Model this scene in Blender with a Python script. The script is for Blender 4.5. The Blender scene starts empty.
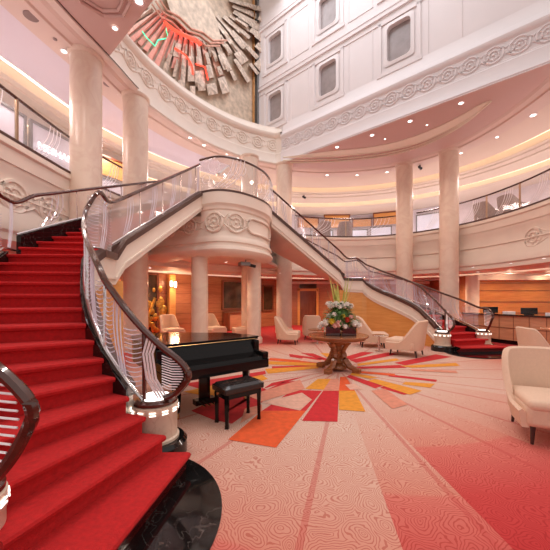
import bpy, bmesh, math, random
from mathutils import Vector, Matrix
random.seed(7)
C = bpy.context.scene
col = bpy.context.collection
PI = math.pi
V = Vector

# ---------------------------------------------------------------- camera, world, exposure
cam_d = bpy.data.cameras.new('camera'); cam = bpy.data.objects.new('camera', cam_d); col.objects.link(cam)
cam.location = (0, 0, 1.6); cam.rotation_euler = (PI/2, 0, 0)
cam_d.sensor_fit = 'HORIZONTAL'; cam_d.sensor_width = 36; cam_d.lens = 300/550*36
cam_d.shift_y = 23/550; cam_d.clip_start = 0.05; cam_d.clip_end = 200
C.camera = cam
w = bpy.data.worlds.new('world'); C.world = w; w.use_nodes = True
w.node_tree.nodes['Background'].inputs[0].default_value = (1.0, .90, .86, 1)
w.node_tree.nodes['Background'].inputs[1].default_value = .54
C.view_settings.view_transform = 'Standard'; C.view_settings.look = 'None'
C.view_settings.gamma = 1; C.view_settings.exposure = 0.42
C.view_settings.use_curve_mapping = False

def lamp(x, y, z, power, color=(1, .72, .5), r=.15, kind='POINT', rot=None, size=None):
    l = bpy.data.lights.new('lamp_light', kind); l.energy = power; l.color = color
    if kind == 'POINT' or kind == 'SPOT': l.shadow_soft_size = r
    if kind == 'SPOT': l.spot_size = 2.7; l.spot_blend = .7
    if size: l.shape = 'RECTANGLE'; l.size, l.size_y = size
    o = bpy.data.objects.new('lamp_light', l); col.objects.link(o); o.location = (x, y, z)
    if rot: o.rotation_euler = rot
    return o

def at(px, py, z):                      # floor-plan point seen at a place of the picture, for a known height
    Y = (z-1.6)*300/(298-py); return ((px-275)*Y/300, Y)

# area lamp added overhead to brighten the porthole wall, and the lamps of the lower ceilings
lamp(1.0, 9.0, 15.5, 360, (.92, .93, 1.0), kind='AREA', rot=(0, 0, .7), size=(6, 8))
for (x, y, p) in [(-5.6, 11.2, 45), (-3.6, 12.6, 40), (-1.2, 13.8, 45), (.6, 15.6, 60), (4, 16.3, 55), (8.3, 14.2, 55),
                  (9.3, 11.6, 60), (10.2, 9.4, 60), (10, 6.5, 60), (-6.5, 8.5, 50), (-6.2, 5.5, 40), (-1.9, 10.4, 28), (3, 13.4, 35), (7.3, 14.0, 30)]:
    lamp(x, y, 2.45, p*1.9, (1, .76, .54), .25, 'SPOT')
for (x, y, p) in [(-6.8, 4.5, 75), (-7, 7.5, 85), (-6.0, 11, 85), (-3.0, 14.2, 85), (0.5, 16.3, 85), (4, 17.2, 95), (8, 15.8, 95), (10.2, 12.5, 95), (10.8, 8.5, 85)]:
    lamp(x, y, 7.15, p*.75, (1, .84, .78), kind='AREA', rot=(0, 0, 0), size=(1.2, 1.2))
for (x, y, p) in [(-1.5, 4.5, 120), (1.5, 3.0, 110), (-1.6, 1.6, 130), (3.5, 2.5, 110), (-3.6, 4.2, 110)]:      # the coffered ceiling's own downlights
    lamp(x, y, 7.6, p, (1, .88, .80), .12, 'SPOT')
for (u, v) in [(461, 103), (410, 121), (372, 135), (337, 147)]:
    x, y = at(u, v, 7.7); lamp(x, y, 7.6, 70, (1, .80, .66), .1, 'SPOT')

# ---------------------------------------------------------------- materials
MATS = {}
def nt(name):
    m = bpy.data.materials.new(name); m.use_nodes = True
    return m, m.node_tree.nodes, m.node_tree.links, m.node_tree.nodes['Principled BSDF']
def plain(name, c, rough=.5, metal=0, emit=0, ec=None, noise=0, nscale=6, bump=0, coat=0, bscale=80):
    m, N, L, b = nt(name)
    b.inputs['Base Color'].default_value = (*c, 1); b.inputs['Roughness'].default_value = rough
    b.inputs['Metallic'].default_value = metal
    if coat: b.inputs['Coat Weight'].default_value = coat; b.inputs['Coat Roughness'].default_value = .06
    if emit:
        b.inputs['Emission Color'].default_value = (*(ec or c), 1); b.inputs['Emission Strength'].default_value = emit
    tc = N.new('ShaderNodeTexCoord')
    if noise:
        n = N.new('ShaderNodeTexNoise'); n.inputs['Scale'].default_value = nscale; n.inputs['Detail'].default_value = 5
        L.new(tc.outputs['Object'], n.inputs['Vector'])
        r = N.new('ShaderNodeValToRGB'); r.color_ramp.elements[0].position = .3; r.color_ramp.elements[1].position = .7
        r.color_ramp.elements[0].color = (*[v*(1-noise) for v in c], 1); r.color_ramp.elements[1].color = (*[min(1, v*(1+noise)) for v in c], 1)
        L.new(n.outputs['Fac'], r.inputs['Fac']); L.new(r.outputs['Color'], b.inputs['Base Color'])
    if bump:
        n2 = N.new('ShaderNodeTexNoise'); n2.inputs['Scale'].default_value = bscale; n2.inputs['Detail'].default_value = 3
        L.new(tc.outputs['Object'], n2.inputs['Vector'])
        bp = N.new('ShaderNodeBump'); bp.inputs['Strength'].default_value = bump; bp.inputs['Distance'].default_value = .01
        L.new(n2.outputs['Fac'], bp.inputs['Height']); L.new(bp.outputs['Normal'], b.inputs['Normal'])
    MATS[name] = m; return m
plain('cream', (.84, .73, .63), .5, noise=.03, nscale=2)
plain('cream_relief', (.80, .68, .58), .5)
plain('white_wall', (.80, .74, .73), .5, noise=.02, nscale=1)
plain('bounce_pink_ceiling', (.78, .63, .54), .6, noise=.03, nscale=.6)  # slight pink of the carpet's red bounce painted into the plaster
plain('peach_ceiling', (.80, .66, .54), .6)
plain('lilac_ceiling', (.78, .72, .77), .6)
plain('soffit_pink', (.68, .50, .44), .6)
plain('crescent_lit_tone', (.90, .86, .70), .5)  # pale tone stands in for the light in the crescent recess
plain('step_ceiling', (.80, .69, .57), .6)
plain('red_carpet', (.52, .010, .012), .95, noise=.14, nscale=30, bump=.6, bscale=160)
plain('wood_rail', (.075, .022, .013), .22, noise=.25, nscale=14, coat=.8)
plain('brown_trim', (.085, .038, .028), .4)
plain('chrome', (.75, .70, .70), .15, 1)
plain('bronze', (.45, .30, .20), .3, 1)
plain('etched', (.93, .88, .90), .4)
plain('black_lacquer', (.006, .005, .005), .10)
MATS['black_lacquer'].node_tree.nodes['Principled BSDF'].inputs['Specular IOR Level'].default_value = .28
plain('black_leather', (.012, .009, .009), .22, bump=.3, coat=.3)
plain('cream_fabric', (.74, .52, .38), .8, noise=.03, nscale=40, bump=.15, bscale=300)
plain('grey_fabric', (.30, .22, .20), .8)
plain('dark_wood', (.035, .010, .006), .3, coat=.4)
plain('lit', (1, .95, .9), .5, emit=3, ec=(1, .93, .86))
plain('cove_glow', (1, .85, .7), .5, emit=1.9, ec=(1, .78, .54))
plain('slot_lit', (1, .95, .9), .5, emit=1.5, ec=(1, .93, .86))
plain('screen_black', (.01, .01, .012), .25)
plain('screen_blue', (.35, .5, .8), .4, emit=.8, ec=(.45, .6, 1))
plain('shop_grey', (.52, .47, .52), .3, emit=.10, ec=(.85, .86, 1))
plain('shop_glow', (.62, .60, .68), .4, emit=.32, ec=(.82, .86, 1))
plain('gold', (.75, .42, .10), .3, 1, noise=.4, nscale=9, bump=.5, bscale=30)
plain('sign_white', (1, 1, 1), .5, emit=1.1)
plain('leaf', (.07, .17, .03), .5, noise=.5, nscale=30)
plain('leaf_yellow', (.55, .58, .16), .5, noise=.2, nscale=20)
plain('petal_white', (.88, .82, .76), .6)
plain('petal_pink', (.85, .50, .45), .6)
plain('petal_red', (.5, .03, .01), .6)
plain('petal_yellow', (.75, .55, .05), .6)
plain('vase_glass', (.06, .008, .008), .12, coat=1)
plain('port_glass', (.33, .28, .27), .25, noise=.15, nscale=3)
plain('mirror_dark', (.10, .055, .03), .12, .4, noise=.5, nscale=2.5)
plain('desk_top', (.03, .015, .012), .15, coat=.6)
plain('grey_metal', (.22, .22, .22), .4, .6)
plain('brass', (.7, .42, .2), .25, 1)
plain('art_tan', (.58, .46, .35), .5, .1, noise=.25, nscale=5, bump=.5, bscale=14)
plain('art_copper', (.78, .44, .34), .4, .1, noise=.3, nscale=6, bump=.3, bscale=20)
plain('art_silver', (.66, .54, .44), .4, .15, noise=.35, nscale=8, bump=.4, bscale=25)
plain('art_red_lit', (.86, .36, .28), .45, noise=.2, nscale=6)  # fins with the neon's red glow painted into their colour
plain('art_red', (.9, .05, .03), .5, emit=1.6, ec=(1, .06, .03))
plain('art_green', (.1, .8, .5), .5, emit=.9, ec=(.1, 1, .5))

def wood(name, c1, c2, rough=.3, scale=2.0, ax='Z'):
    m, N, L, b = nt(name); b.inputs['Roughness'].default_value = rough
    tc = N.new('ShaderNodeTexCoord'); mp = N.new('ShaderNodeMapping')
    mp.inputs['Scale'].default_value = (6, 6, .6) if ax == 'Z' else (.8, .8, 9)
    n = N.new('ShaderNodeTexNoise'); n.inputs['Scale'].default_value = scale; n.inputs['Detail'].default_value = 7; n.inputs['Distortion'].default_value = 1.2
    r = N.new('ShaderNodeValToRGB'); r.color_ramp.elements[0].position = .3; r.color_ramp.elements[1].position = .72
    r.color_ramp.elements[0].color = (*c1, 1); r.color_ramp.elements[1].color = (*c2, 1)
    L.new(tc.outputs['Object'], mp.inputs['Vector']); L.new(mp.outputs['Vector'], n.inputs['Vector'])
    L.new(n.outputs['Fac'], r.inputs['Fac']); L.new(r.outputs['Color'], b.inputs['Base Color'])
    b.inputs['Coat Weight'].default_value = .25
    MATS[name] = m
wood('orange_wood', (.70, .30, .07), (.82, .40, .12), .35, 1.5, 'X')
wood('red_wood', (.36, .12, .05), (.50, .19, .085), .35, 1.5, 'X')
wood('desk_wood', (.56, .25, .13), (.70, .35, .19), .35, 1.5, 'X')
wood('table_wood', (.22, .07, .025), (.42, .16, .06), .2, 3, 'X')
wood('door_wood', (.17, .045, .02), (.26, .075, .035), .3, 2, 'Z')

def marble(name, base, vein, rough=.2, scale=1.4, lo=.47, hi=.53):
    m, N, L, b = nt(name); b.inputs['Roughness'].default_value = rough
    tc = N.new('ShaderNodeTexCoord')
    n = N.new('ShaderNodeTexNoise'); n.inputs['Scale'].default_value = scale; n.inputs['Detail'].default_value = 8; n.inputs['Distortion'].default_value = 1.6
    r = N.new('ShaderNodeValToRGB'); e = r.color_ramp.elements
    e[0].position = lo; e[0].color = (*base, 1); e[1].position = hi; e[1].color = (*base, 1)
    k = e.new((lo+hi)/2); k.color = (*vein, 1)
    L.new(tc.outputs['Object'], n.inputs['Vector']); L.new(n.outputs['Fac'], r.inputs['Fac']); L.new(r.outputs['Color'], b.inputs['Base Color'])
    MATS[name] = m
marble('column_marble', (.84, .69, .56), (.79, .62, .50), .3, 1.2, .40, .60)
marble('newel_marble', (.74, .60, .47), (.66, .50, .38), .3, 3)
marble('black_marble', (.008, .007, .007), (.06, .05, .045), .06, 2.5, .485, .5)

def glass_mat(name, tint, gl=.12, tr=(1, 1, 1)):
    m, N, L, b = nt(name); N.remove(b); out = N['Material Output']
    t = N.new('ShaderNodeBsdfTransparent'); t.inputs[0].default_value = (*tr, 1)
    g = N.new('ShaderNodeBsdfGlossy'); g.inputs['Roughness'].default_value = .03; g.inputs[0].default_value = (*tint, 1)
    d = N.new('ShaderNodeBsdfDiffuse'); d.inputs[0].default_value = (*tint, 1)
    mx = N.new('ShaderNodeMixShader'); mx.inputs[0].default_value = gl
    m2 = N.new('ShaderNodeMixShader'); m2.inputs[0].default_value = .68
    L.new(g.outputs[0], m2.inputs[1]); L.new(d.outputs[0], m2.inputs[2])
    L.new(t.outputs[0], mx.inputs[1]); L.new(m2.outputs[0], mx.inputs[2]); L.new(mx.outputs[0], out.inputs[0])
    MATS[name] = m
glass_mat('glass', (.9, .85, .85), .13, (.97, .97, .97))
glass_mat('etch_film', (.95, .90, 1.0), .62)
glass_mat('reflection_tint_glass', (.80, .70, .66), .60, (.9, .9, .9))  # beige atrium reflections painted in as a diffuse tint

def carpet():
    m, N, L, b = nt('floor_carpet'); b.inputs['Roughness'].default_value = .95
    def math_(op, a, bb=None, c=None):
        n = N.new('ShaderNodeMath'); n.operation = op
        for i, v in enumerate((a, bb, c)):
            if v is None: continue
            if isinstance(v, (int, float)): n.inputs[i].default_value = v
            else: L.new(v, n.inputs[i])
        return n.outputs[0]
    tc = N.new('ShaderNodeTexCoord'); sp = N.new('ShaderNodeSeparateXYZ'); L.new(tc.outputs['Object'], sp.inputs[0])
    X = math_('SUBTRACT', sp.outputs[0], 1.4); Y = math_('SUBTRACT', sp.outputs[1], 6.67)
    r = math_('SQRT', math_('ADD', math_('MULTIPLY', X, X), math_('MULTIPLY', Y, Y)))
    a = math_('ARCTAN2', Y, X)
    an = math_('DIVIDE', math_('ADD', a, PI), 2*PI)
    sr = N.new('ShaderNodeValToRGB'); sr.color_ramp.interpolation = 'CONSTANT'; e = sr.color_ramp.elements
    e[0].position = 0; e[0].color = (.50, .50, .50, 1); e[1].position = .192; e[1].color = (.50, .50, .50, 1)
    for p_, v_ in ((.2275, .425), (.2515, .345), (.31, .37), (.40, .46), (.54, .52), (.70, .42), (.78, .38), (.88, .50)):
        k = e.new(p_); k.color = (v_, v_, v_, 1)
    L.new(an, sr.inputs['Fac'])
    d = math_('ADD', math_('DIVIDE', math_('SUBTRACT', r, math_('MULTIPLY', sr.outputs[0], 10)), 5), .5)
    rp = N.new('ShaderNodeValToRGB'); e = rp.color_ramp.elements
    e[0].position = .12; e[0].color = (.68, .50, .40, 1); e[1].position = .80; e[1].color = (.48, .018, .022, 1)
    k = e.new(.36); k.color = (.65, .38, .29, 1)
    k = e.new(.495); k.color = (.62, .25, .18, 1)
    k = e.new(.505); k.color = (.62, .18, .14, 1)
    k = e.new(.66); k.color = (.54, .055, .05, 1)
    L.new(d, rp.inputs['Fac'])
    # radial seams, more visible away from the middle
    fr = math_('FRACT', math_('MULTIPLY', a, 24/(2*PI)))
    seam = math_('LESS_THAN', math_('MULTIPLY', math_('MULTIPLY', fr, r), 2*PI/24), .05)
    seam = math_('MULTIPLY', seam, .45)
    mx0 = N.new('ShaderNodeMix'); mx0.data_type = 'RGBA'; L.new(seam, mx0.inputs[0]); L.new(rp.outputs[0], mx0.inputs[6]); mx0.inputs[7].default_value = (.52, .07, .06, 1)
    # scalloped scroll lines
    vo = N.new('ShaderNodeTexVoronoi'); vo.voronoi_dimensions = '2D'; vo.inputs['Scale'].default_value = 4.6
    nz = N.new('ShaderNodeTexNoise'); nz.inputs['Scale'].default_value = 9; L.new(tc.outputs['Object'], nz.inputs['Vector'])
    n2 = N.new('ShaderNodeTexNoise'); n2.inputs['Scale'].default_value = 3.0; L.new(tc.outputs['Object'], n2.inputs['Vector'])
    va = N.new('ShaderNodeVectorMath'); va.operation = 'MULTIPLY_ADD'; L.new(n2.outputs['Color'], va.inputs[0]); va.inputs[1].default_value = (.3, .3, 0); L.new(tc.outputs['Object'], va.inputs[2])
    L.new(va.outputs[0], vo.inputs['Vector'])
    wv = math_('SINE', math_('ADD', math_('MULTIPLY', vo.outputs['Distance'], 58), math_('MULTIPLY', nz.outputs['Fac'], 16)))
    ln = math_('GREATER_THAN', wv, .55)
    mx = N.new('ShaderNodeMix'); mx.data_type = 'RGBA'; mx.blend_type = 'MULTIPLY'
    L.new(math_('MULTIPLY', ln, .62), mx.inputs[0]); L.new(mx0.outputs[2], mx.inputs[6]); mx.inputs[7].default_value = (.68, .24, .21, 1)
    L.new(mx.outputs[2], b.inputs['Base Color'])
    MATS['floor_carpet'] = m
carpet()
for nm, c in dict(ray_red=(.56, .020, .025), ray_orange=(.72, .10, .022), ray_yellow=(.74, .30, .03), ray_pink=(.66, .26, .17), ray_tan=(.70, .40, .30), ray_cream=(.74, .52, .38)).items():
    plain(nm, c, .95, noise=.12, nscale=12, bump=.3, bscale=200)

# ---------------------------------------------------------------- helpers
class MB:
    def __init__(s): s.v = []; s.f = []; s.mi = []; s.cur = 0
    def add(s, vs, fs):
        b = len(s.v); s.v += [tuple(v) for v in vs]; s.f += [tuple(b+i for i in f) for f in fs]; s.mi += [s.cur]*len(fs); return s
    def box(s, c, d, rz=0, M=None):
        x, y, z = d[0]/2, d[1]/2, d[2]/2
        vs = [V((sx*x, sy*y, sz*z)) for sx in (-1, 1) for sy in (-1, 1) for sz in (-1, 1)]
        R = Matrix.Rotation(rz, 3, 'Z'); vs = [(M or R) @ v + V(c) for v in vs]
        return s.add(vs, [(0, 1, 3, 2), (4, 6, 7, 5), (0, 4, 5, 1), (2, 3, 7, 6), (0, 2, 6, 4), (1, 5, 7, 3)])
    def lathe(s, c, prof, n=24, cap=True):
        vs = []; m = len(prof)
        for i in range(n):
            a = 2*PI*i/n
            for (r, z) in prof: vs.append((c[0]+r*math.cos(a), c[1]+r*math.sin(a), c[2]+z))
        fs = [(i*m+j, ((i+1) % n)*m+j, ((i+1) % n)*m+j+1, i*m+j+1) for i in range(n) for j in range(m-1)]
        s.add(vs, fs); b = len(s.v)-len(vs)
        if cap:
            s.f.append(tuple(b+i*m for i in range(n))[::-1]); s.f.append(tuple(b+i*m+m-1 for i in range(n))); s.mi += [s.cur]*2
        return s
    def tube(s, pts, r, n=8, closed=False, flat=None):
        pts = [V(p) for p in pts]; m = len(pts); vs = []
        rr = r if isinstance(r, (list, tuple)) else [r]*m
        for i, p in enumerate(pts):
            t = (pts[(i+1) % m]-pts[i-1]) if closed else (pts[min(i+1, m-1)]-pts[max(i-1, 0)])
            if t.length < 1e-7: t = V((0, 0, 1))
            t.normalize(); up = V((0, 0, 1)) if abs(t.z) < .93 else V((0, 1, 0))
            a = t.cross(up).normalized(); b2 = a.cross(t)
            for k in range(n):
                an = 2*PI*k/n; fl = flat or 1
                vs.append(p + a*math.cos(an)*rr[i] + b2*math.sin(an)*rr[i]*fl)
        fs = []
        for i in range(m if closed else m-1):
            j = (i+1) % m
            for k in range(n): fs.append((i*n+k, j*n+k, j*n+(k+1) % n, i*n+(k+1) % n))
        if not closed: fs += [tuple(range(n))[::-1], tuple((m-1)*n+k for k in range(n))]
        return s.add(vs, fs)
    def sweep(s, path, prof, closed_prof=False):   # path: [(x,y)], prof: [(outward offset, z)]
        P = [V((p[0], p[1])) for p in path]; n = len(P); m = len(prof); vs = []
        for i in range(n):
            t = (P[min(i+1, n-1)]-P[max(i-1, 0)]).normalized(); nn = V((-t.y, t.x))
            for (o, z) in prof: q = P[i]+nn*o; vs.append((q.x, q.y, z))
        fs = []
        for i in range(n-1):
            for j in range(m if closed_prof else m-1):
                k = (j+1) % m; fs.append((i*m+j, i*m+k, (i+1)*m+k, (i+1)*m+j))
        if closed_prof: fs += [tuple(range(m)), tuple((n-1)*m+j for j in range(m))[::-1]]
        return s.add(vs, fs)
    def prism(s, poly, z0, z1):
        n = len(poly)
        vs = [(p[0], p[1], z0) for p in poly]+[(p[0], p[1], z1) for p in poly]
        return s.add(vs, [tuple(range(n))[::-1], tuple(range(n, 2*n))]+[(i, (i+1) % n, n+(i+1) % n, n+i) for i in range(n)])
    def ball(s, c, r, n=10, m=6, sq=(1, 1, 1)):
        vs = []; fs = []
        for j in range(m+1):
            th = PI*j/m
            for i in range(n):
                a = 2*PI*i/n; vs.append((c[0]+r*sq[0]*math.sin(th)*math.cos(a), c[1]+r*sq[1]*math.sin(th)*math.sin(a), c[2]+r*sq[2]*math.cos(th)))
        for j in range(m):
            for i in range(n): fs.append((j*n+i, (j+1)*n+i, (j+1)*n+(i+1) % n, j*n+(i+1) % n))
        return s.add(vs, fs)
    def build(s, name, mat, parent=None, smooth=False, bevel=0, sub=0):
        me = bpy.data.meshes.new(name); me.from_pydata(s.v, [], s.f)
        mats = mat if isinstance(mat, list) else [mat]
        for mm in mats: me.materials.append(MATS[mm])
        for p, k in zip(me.polygons, s.mi): p.material_index = k
        bm = bmesh.new(); bm.from_mesh(me); bmesh.ops.recalc_face_normals(bm, faces=bm.faces); bm.to_mesh(me); bm.free()
        me.update()
        o = bpy.data.objects.new(name, me); col.objects.link(o)
        if parent: o.parent = parent
        if bevel:
            md = o.modifiers.new('bevel', 'BEVEL'); md.width = bevel; md.segments = 3; md.limit_method = 'ANGLE'; md.angle_limit = .7
        if sub:
            md = o.modifiers.new('sub', 'SUBSURF'); md.levels = sub; md.render_levels = sub
        if smooth:
            for p in me.polygons: p.use_smooth = True
            if not sub:
                try:
                    me.set_sharp_from_angle(angle=.7)
                except Exception: pass
        return o
def tag(o, label, cat, group=None):
    o['label'] = label; o['category'] = cat
    if group: o['group'] = group
    return o
def thing(name, label, cat, loc=(0, 0, 0), rz=0, group=None):
    o = bpy.data.objects.new(name, None); col.objects.link(o); o.location = loc; o.rotation_euler = (0, 0, rz); o.empty_display_size = .1
    return tag(o, label, cat, group)
def struct(o): o['kind'] = 'structure'; return o
def copy_tree(o, parent=None):
    c = o.copy(); col.objects.link(c); c.parent = parent
    for ch in o.children: copy_tree(ch, c)
    return c
def cr(pts, n=6, closed=False):          # Catmull-Rom through points (any dimension)
    P = [V(p) for p in pts]; out = []; m = len(P)
    for i in range(m if closed else m-1):
        p0, p1, p2, p3 = (P[(i-1) % m], P[i], P[(i+1) % m], P[(i+2) % m]) if closed else (P[max(i-1, 0)], P[i], P[i+1], P[min(i+2, m-1)])
        for k in range(n):
            t = k/n
            out.append(.5*((2*p1)+(p2-p0)*t+(2*p0-5*p1+4*p2-p3)*t*t+(3*p1-p0-3*p2+p3)*t**3))
    if not closed: out.append(P[-1])
    return out
def arclen(path):
    d = [0]
    for a, b in zip(path[:-1], path[1:]): d.append(d[-1]+(V(b)-V(a)).length)
    return d
def along(path, s, d=None):
    d = d or arclen(path); s = max(0, min(s, d[-1]))
    for i in range(len(d)-1):
        if d[i+1] >= s or i == len(d)-2:
            t = (s-d[i])/max(1e-9, d[i+1]-d[i]); a, b = V(path[i]), V(path[i+1])
            return a+(b-a)*t, (b-a).normalized()
def subpath(path, s0, s1, step=.3):
    n = max(2, int(abs(s1-s0)/step)+1); d = arclen(path)
    return [along(path, s0+(s1-s0)*i/(n-1), d)[0] for i in range(n)]
def nearest_s(path, x, y):
    d = arclen(path); best = min(range(len(path)), key=lambda i: (path[i][0]-x)**2+(path[i][1]-y)**2); return d[best]

def frieze(mb, path, zc, h, pitch, face=.0, s0=None, s1=None, depth=.03):
    """carved running scroll: big ring, rosette and leaf sprigs, standing proud towards the atrium"""
    d = arclen(path); a = s0 or 0; b = s1 or d[-1]; n = max(1, int((b-a)/pitch)); pitch = (b-a)/n
    for i in range(n):
        p, t = along(path, a+(i+.5)*pitch, d); t = V((t.x, t.y)); nn = V((t.y, -t.x))      # towards the atrium
        def P(u, v, o=depth): return (p.x+t.x*u+nn.x*(o+face), p.y+t.y*u+nn.y*(o+face), zc+v)
        for (R_, rr) in ((h*.44, h*.062), (h*.24, h*.05)):
            mb.tube([P(R_*math.cos(k*PI/9), R_*math.sin(k*PI/9), 0) for k in range(18)], rr, 5, True)
        mb.ball(P(0, 0, 0), h*.08, 8, 5)
        for k in range(6):
            a_ = k*PI/3; mb.tube([P(h*.13*math.cos(a_), h*.13*math.sin(a_), 0), P(h*.34*math.cos(a_+.5), h*.34*math.sin(a_+.5), 0)], [h*.02, h*.045], 4)
        for sv in (-1, 1):
            mb.tube([P(h*.38, sv*h*.30, 0), P(pitch*.5, sv*h*.14, 0), P(pitch-h*.38, sv*h*.30, 0)], [h*.03, h*.045, h*.03], 4)
    return mb

# ---------------------------------------------------------------- plan of the atrium
H, ZL, ZR, RS = 4.62, 2.31, 7.7, .165
E = cr([(-5.15, 0.5), (-5.12, 3), (-5.08, 5.5), (-5.06, 6.6), (-4.98, 7.6), (-4.45, 9.5), (-3.2, 11.5), (-1.3, 13.2), (.5, 14.2), (2.66, 14.9), (4.7, 14.9),
        (6.4, 14.1), (7.5, 12.9), (8.1, 11.7), (8.38, 10.4), (8.42, 9.3), (8.3, 8), (7.9, 6.2), (7.4, 4.6)], 8)
R = cr([(-4.95, 3), (-4.85, 5), (-4.68, 6.3), (-4.38, 7.75), (-4.2, 8.8), (-3.9, 9.8), (-2.95, 11.5), (-1.5, 12.95), (.23, 13.8), (2.0, 14.15), (3.7, 14.05), (5.3, 13.55), (6.4, 12.8),
        (7.15, 11.8), (7.5, 10.6), (7.62, 9.4), (7.55, 8.2), (7.3, 6.8), (6.9, 5.4)], 8)
Wd = V((.765, -.645)); Un = V((-.69, .724)); Nn = V((.724, .69)); T0 = V((1.4, 6.67))
def mirror(p):
    r = V((p[0], p[1]))-T0; a = r.dot(Nn); b = r.dot(Un); q = T0-Nn*a+Un*b
    return (q.x, q.y)
def chain(pts): return [V((p[0], p[1])) for p in pts]

# floor -----------------------------------------------------------------
fl = MB()
fl.add([(-14, -4, 0), (20, -4, 0), (20, 24, 0), (-14, 24, 0)], [(0, 1, 2, 3)])
cx, cy = 1.4, 6.67
def ray(pix, mi):
    fl.cur = mi
    pts = [at(u, v, 0.0) for (u, v) in pix]
    fl.add([(x, y, .003+.0008*mi) for x, y in pts], [tuple(range(len(pts)))])
# the woven sunburst: quads, (colour slot, corners)
RAYS = [
 (2, [(228, 440), (276, 448), (306, 411), (262, 411)]), (1, [(262, 411), (306, 411), (322, 391), (293, 390)]),
 (1, [(302, 421), (337.5, 422), (339, 391), (323, 391)]), (3, [(339, 410), (365.5, 412), (355, 391), (339, 391)]),
 (3, [(305, 389), (325, 390), (331, 379), (318, 379)]), (4, [(323, 391), (339, 391), (339, 379), (331, 379)]), (2, [(339, 391), (355, 391), (346, 377), (340, 377)]),
 (1, [(263, 389), (304, 377), (312, 375), (272, 383)]), (4, [(248, 396), (262, 402), (305, 389), (300, 380)]),
 (1, [(191, 411), (213, 420), (262, 392), (250, 384)]), (1, [(213, 420), (232, 424), (275, 393), (262, 388)]), (1, [(265, 391), (278, 390), (298, 381), (283, 382)]),
 (3, [(183, 392), (214, 398), (268, 379), (262, 375)]), (1, [(183, 384), (206, 391), (266, 374), (265, 371)]),
 (3, [(265, 369), (268, 374), (318, 368.5), (320, 366)]), (1, [(272, 366.5), (272, 370), (318, 367), (319, 365)]),
 (3, [(262, 361), (262, 364.5), (318, 366), (320, 363.5)]), (2, [(270, 358), (268, 360.5), (318, 364), (322, 362)]),
 (1, [(289, 354), (290, 357), (318, 361), (324, 359)]), (1, [(300, 353), (313, 353.5), (330, 360), (326, 361)]), (3, [(320, 353), (329, 353.5), (333, 359), (330, 359)]),
 (5, [(303, 358), (300, 361), (318, 363), (322, 361)]),
 (1, [(345, 357), (362, 352), (374, 352.5), (350, 360)]), (1, [(350, 360), (388, 352.5), (400, 354), (356, 363)]), (3, [(357, 364), (396, 358.5), (400, 360.5), (358, 366)]),
 (1, [(394, 363), (436, 354.5), (452, 357), (405, 365.5)]), (1, [(356, 367), (400, 365), (407, 368), (357, 369)]),
 (3, [(400, 366), (456, 363), (460, 366), (412, 368)]), (4, [(410, 369), (456, 371), (458, 373.5), (412, 371)]),
 (2, [(355, 371), (395, 374), (395, 376), (355, 373)]), (1, [(390, 374.5), (437, 380), (436, 382), (388, 376.5)]), (3, [(352, 373), (378, 377.5), (370, 379), (350, 375)]),
 (1, [(350, 375), (383, 386), (375, 388.5), (346, 377)]), (3, [(375, 379), (422, 391), (410, 395), (368, 381)]), (1, [(384, 386), (416, 392.5), (404, 395), (380, 388)]),
 (3, [(405, 382), (435, 384), (430, 388), (402, 384.5)]), (4, [(371, 391), (385, 389), (408, 405), (392, 409)]), (5, [(345, 385), (355, 384), (363, 390), (350, 390)]),
 (5, [(262, 403), (300, 411), (312, 400), (302, 393)]), (4, [(240, 424), (262, 411), (262, 405), (245, 409)]),
]
for mi, q in RAYS: ray(q, mi)
fl.cur = 0
struct(fl.build('floor', ['floor_carpet', 'ray_red', 'ray_orange', 'ray_yellow', 'ray_pink', 'ray_tan']))

# ---------------------------------------------------------------- deck ring: parapet, slabs, ceilings
mb = MB()
mb.sweep(E, [(.22, H+.03), (-.03, H+.03), (-.05, H), (-.05, H-.12), (0, H-.15), (.02, H-.42), (.05, H-.42), (.05, H-.50), (.08, H-.55), (.08, ZL+1.05), (.04, ZL+1.0), (.04, ZL+.85), (0, ZL+.8), (0, ZL+.6), (.05, ZL+.55), (.05, 2.72), (.3, 2.68)])
mb.sweep([p for p in E], [(.05, 3.62), (.03, 3.60), (.05, 3.58)])
sA, sB = nearest_s(E, -5.1, 2.5), nearest_s(E, -4.9, 8.2)
frieze(mb, E, 3.60, .70, .92, -.075, sA, sB)
s1, s2 = nearest_s(E, 8.38, 10.4), nearest_s(E, 7.9, 6.2)
frieze(mb, E, 3.60, .70, .92, -.075, s1, s2)
struct(mb.build('wall_parapet', 'cream', smooth=True))
tr = MB().sweep(E, [(-.055, H+.0), (-.055, H+.06), (.12, H+.06), (.12, H+.0)], True)
struct(tr.build('trim_1', 'brown_trim'))
up = MB().sweep(E, [(.1, H), (10, H)]); struct(up.build('floor_upper', 'lilac_ceiling'))
lc = MB().sweep(E, [(.2, 2.70), (1.6, 2.70), (1.6, 2.80), (1.95, 2.80), (1.95, 2.66), (3.3, 2.66), (3.3, 2.76), (3.6, 2.76), (3.6, 2.60), (10, 2.60)])
struct(lc.build('ceiling_lower', 'white_wall'))
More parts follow.
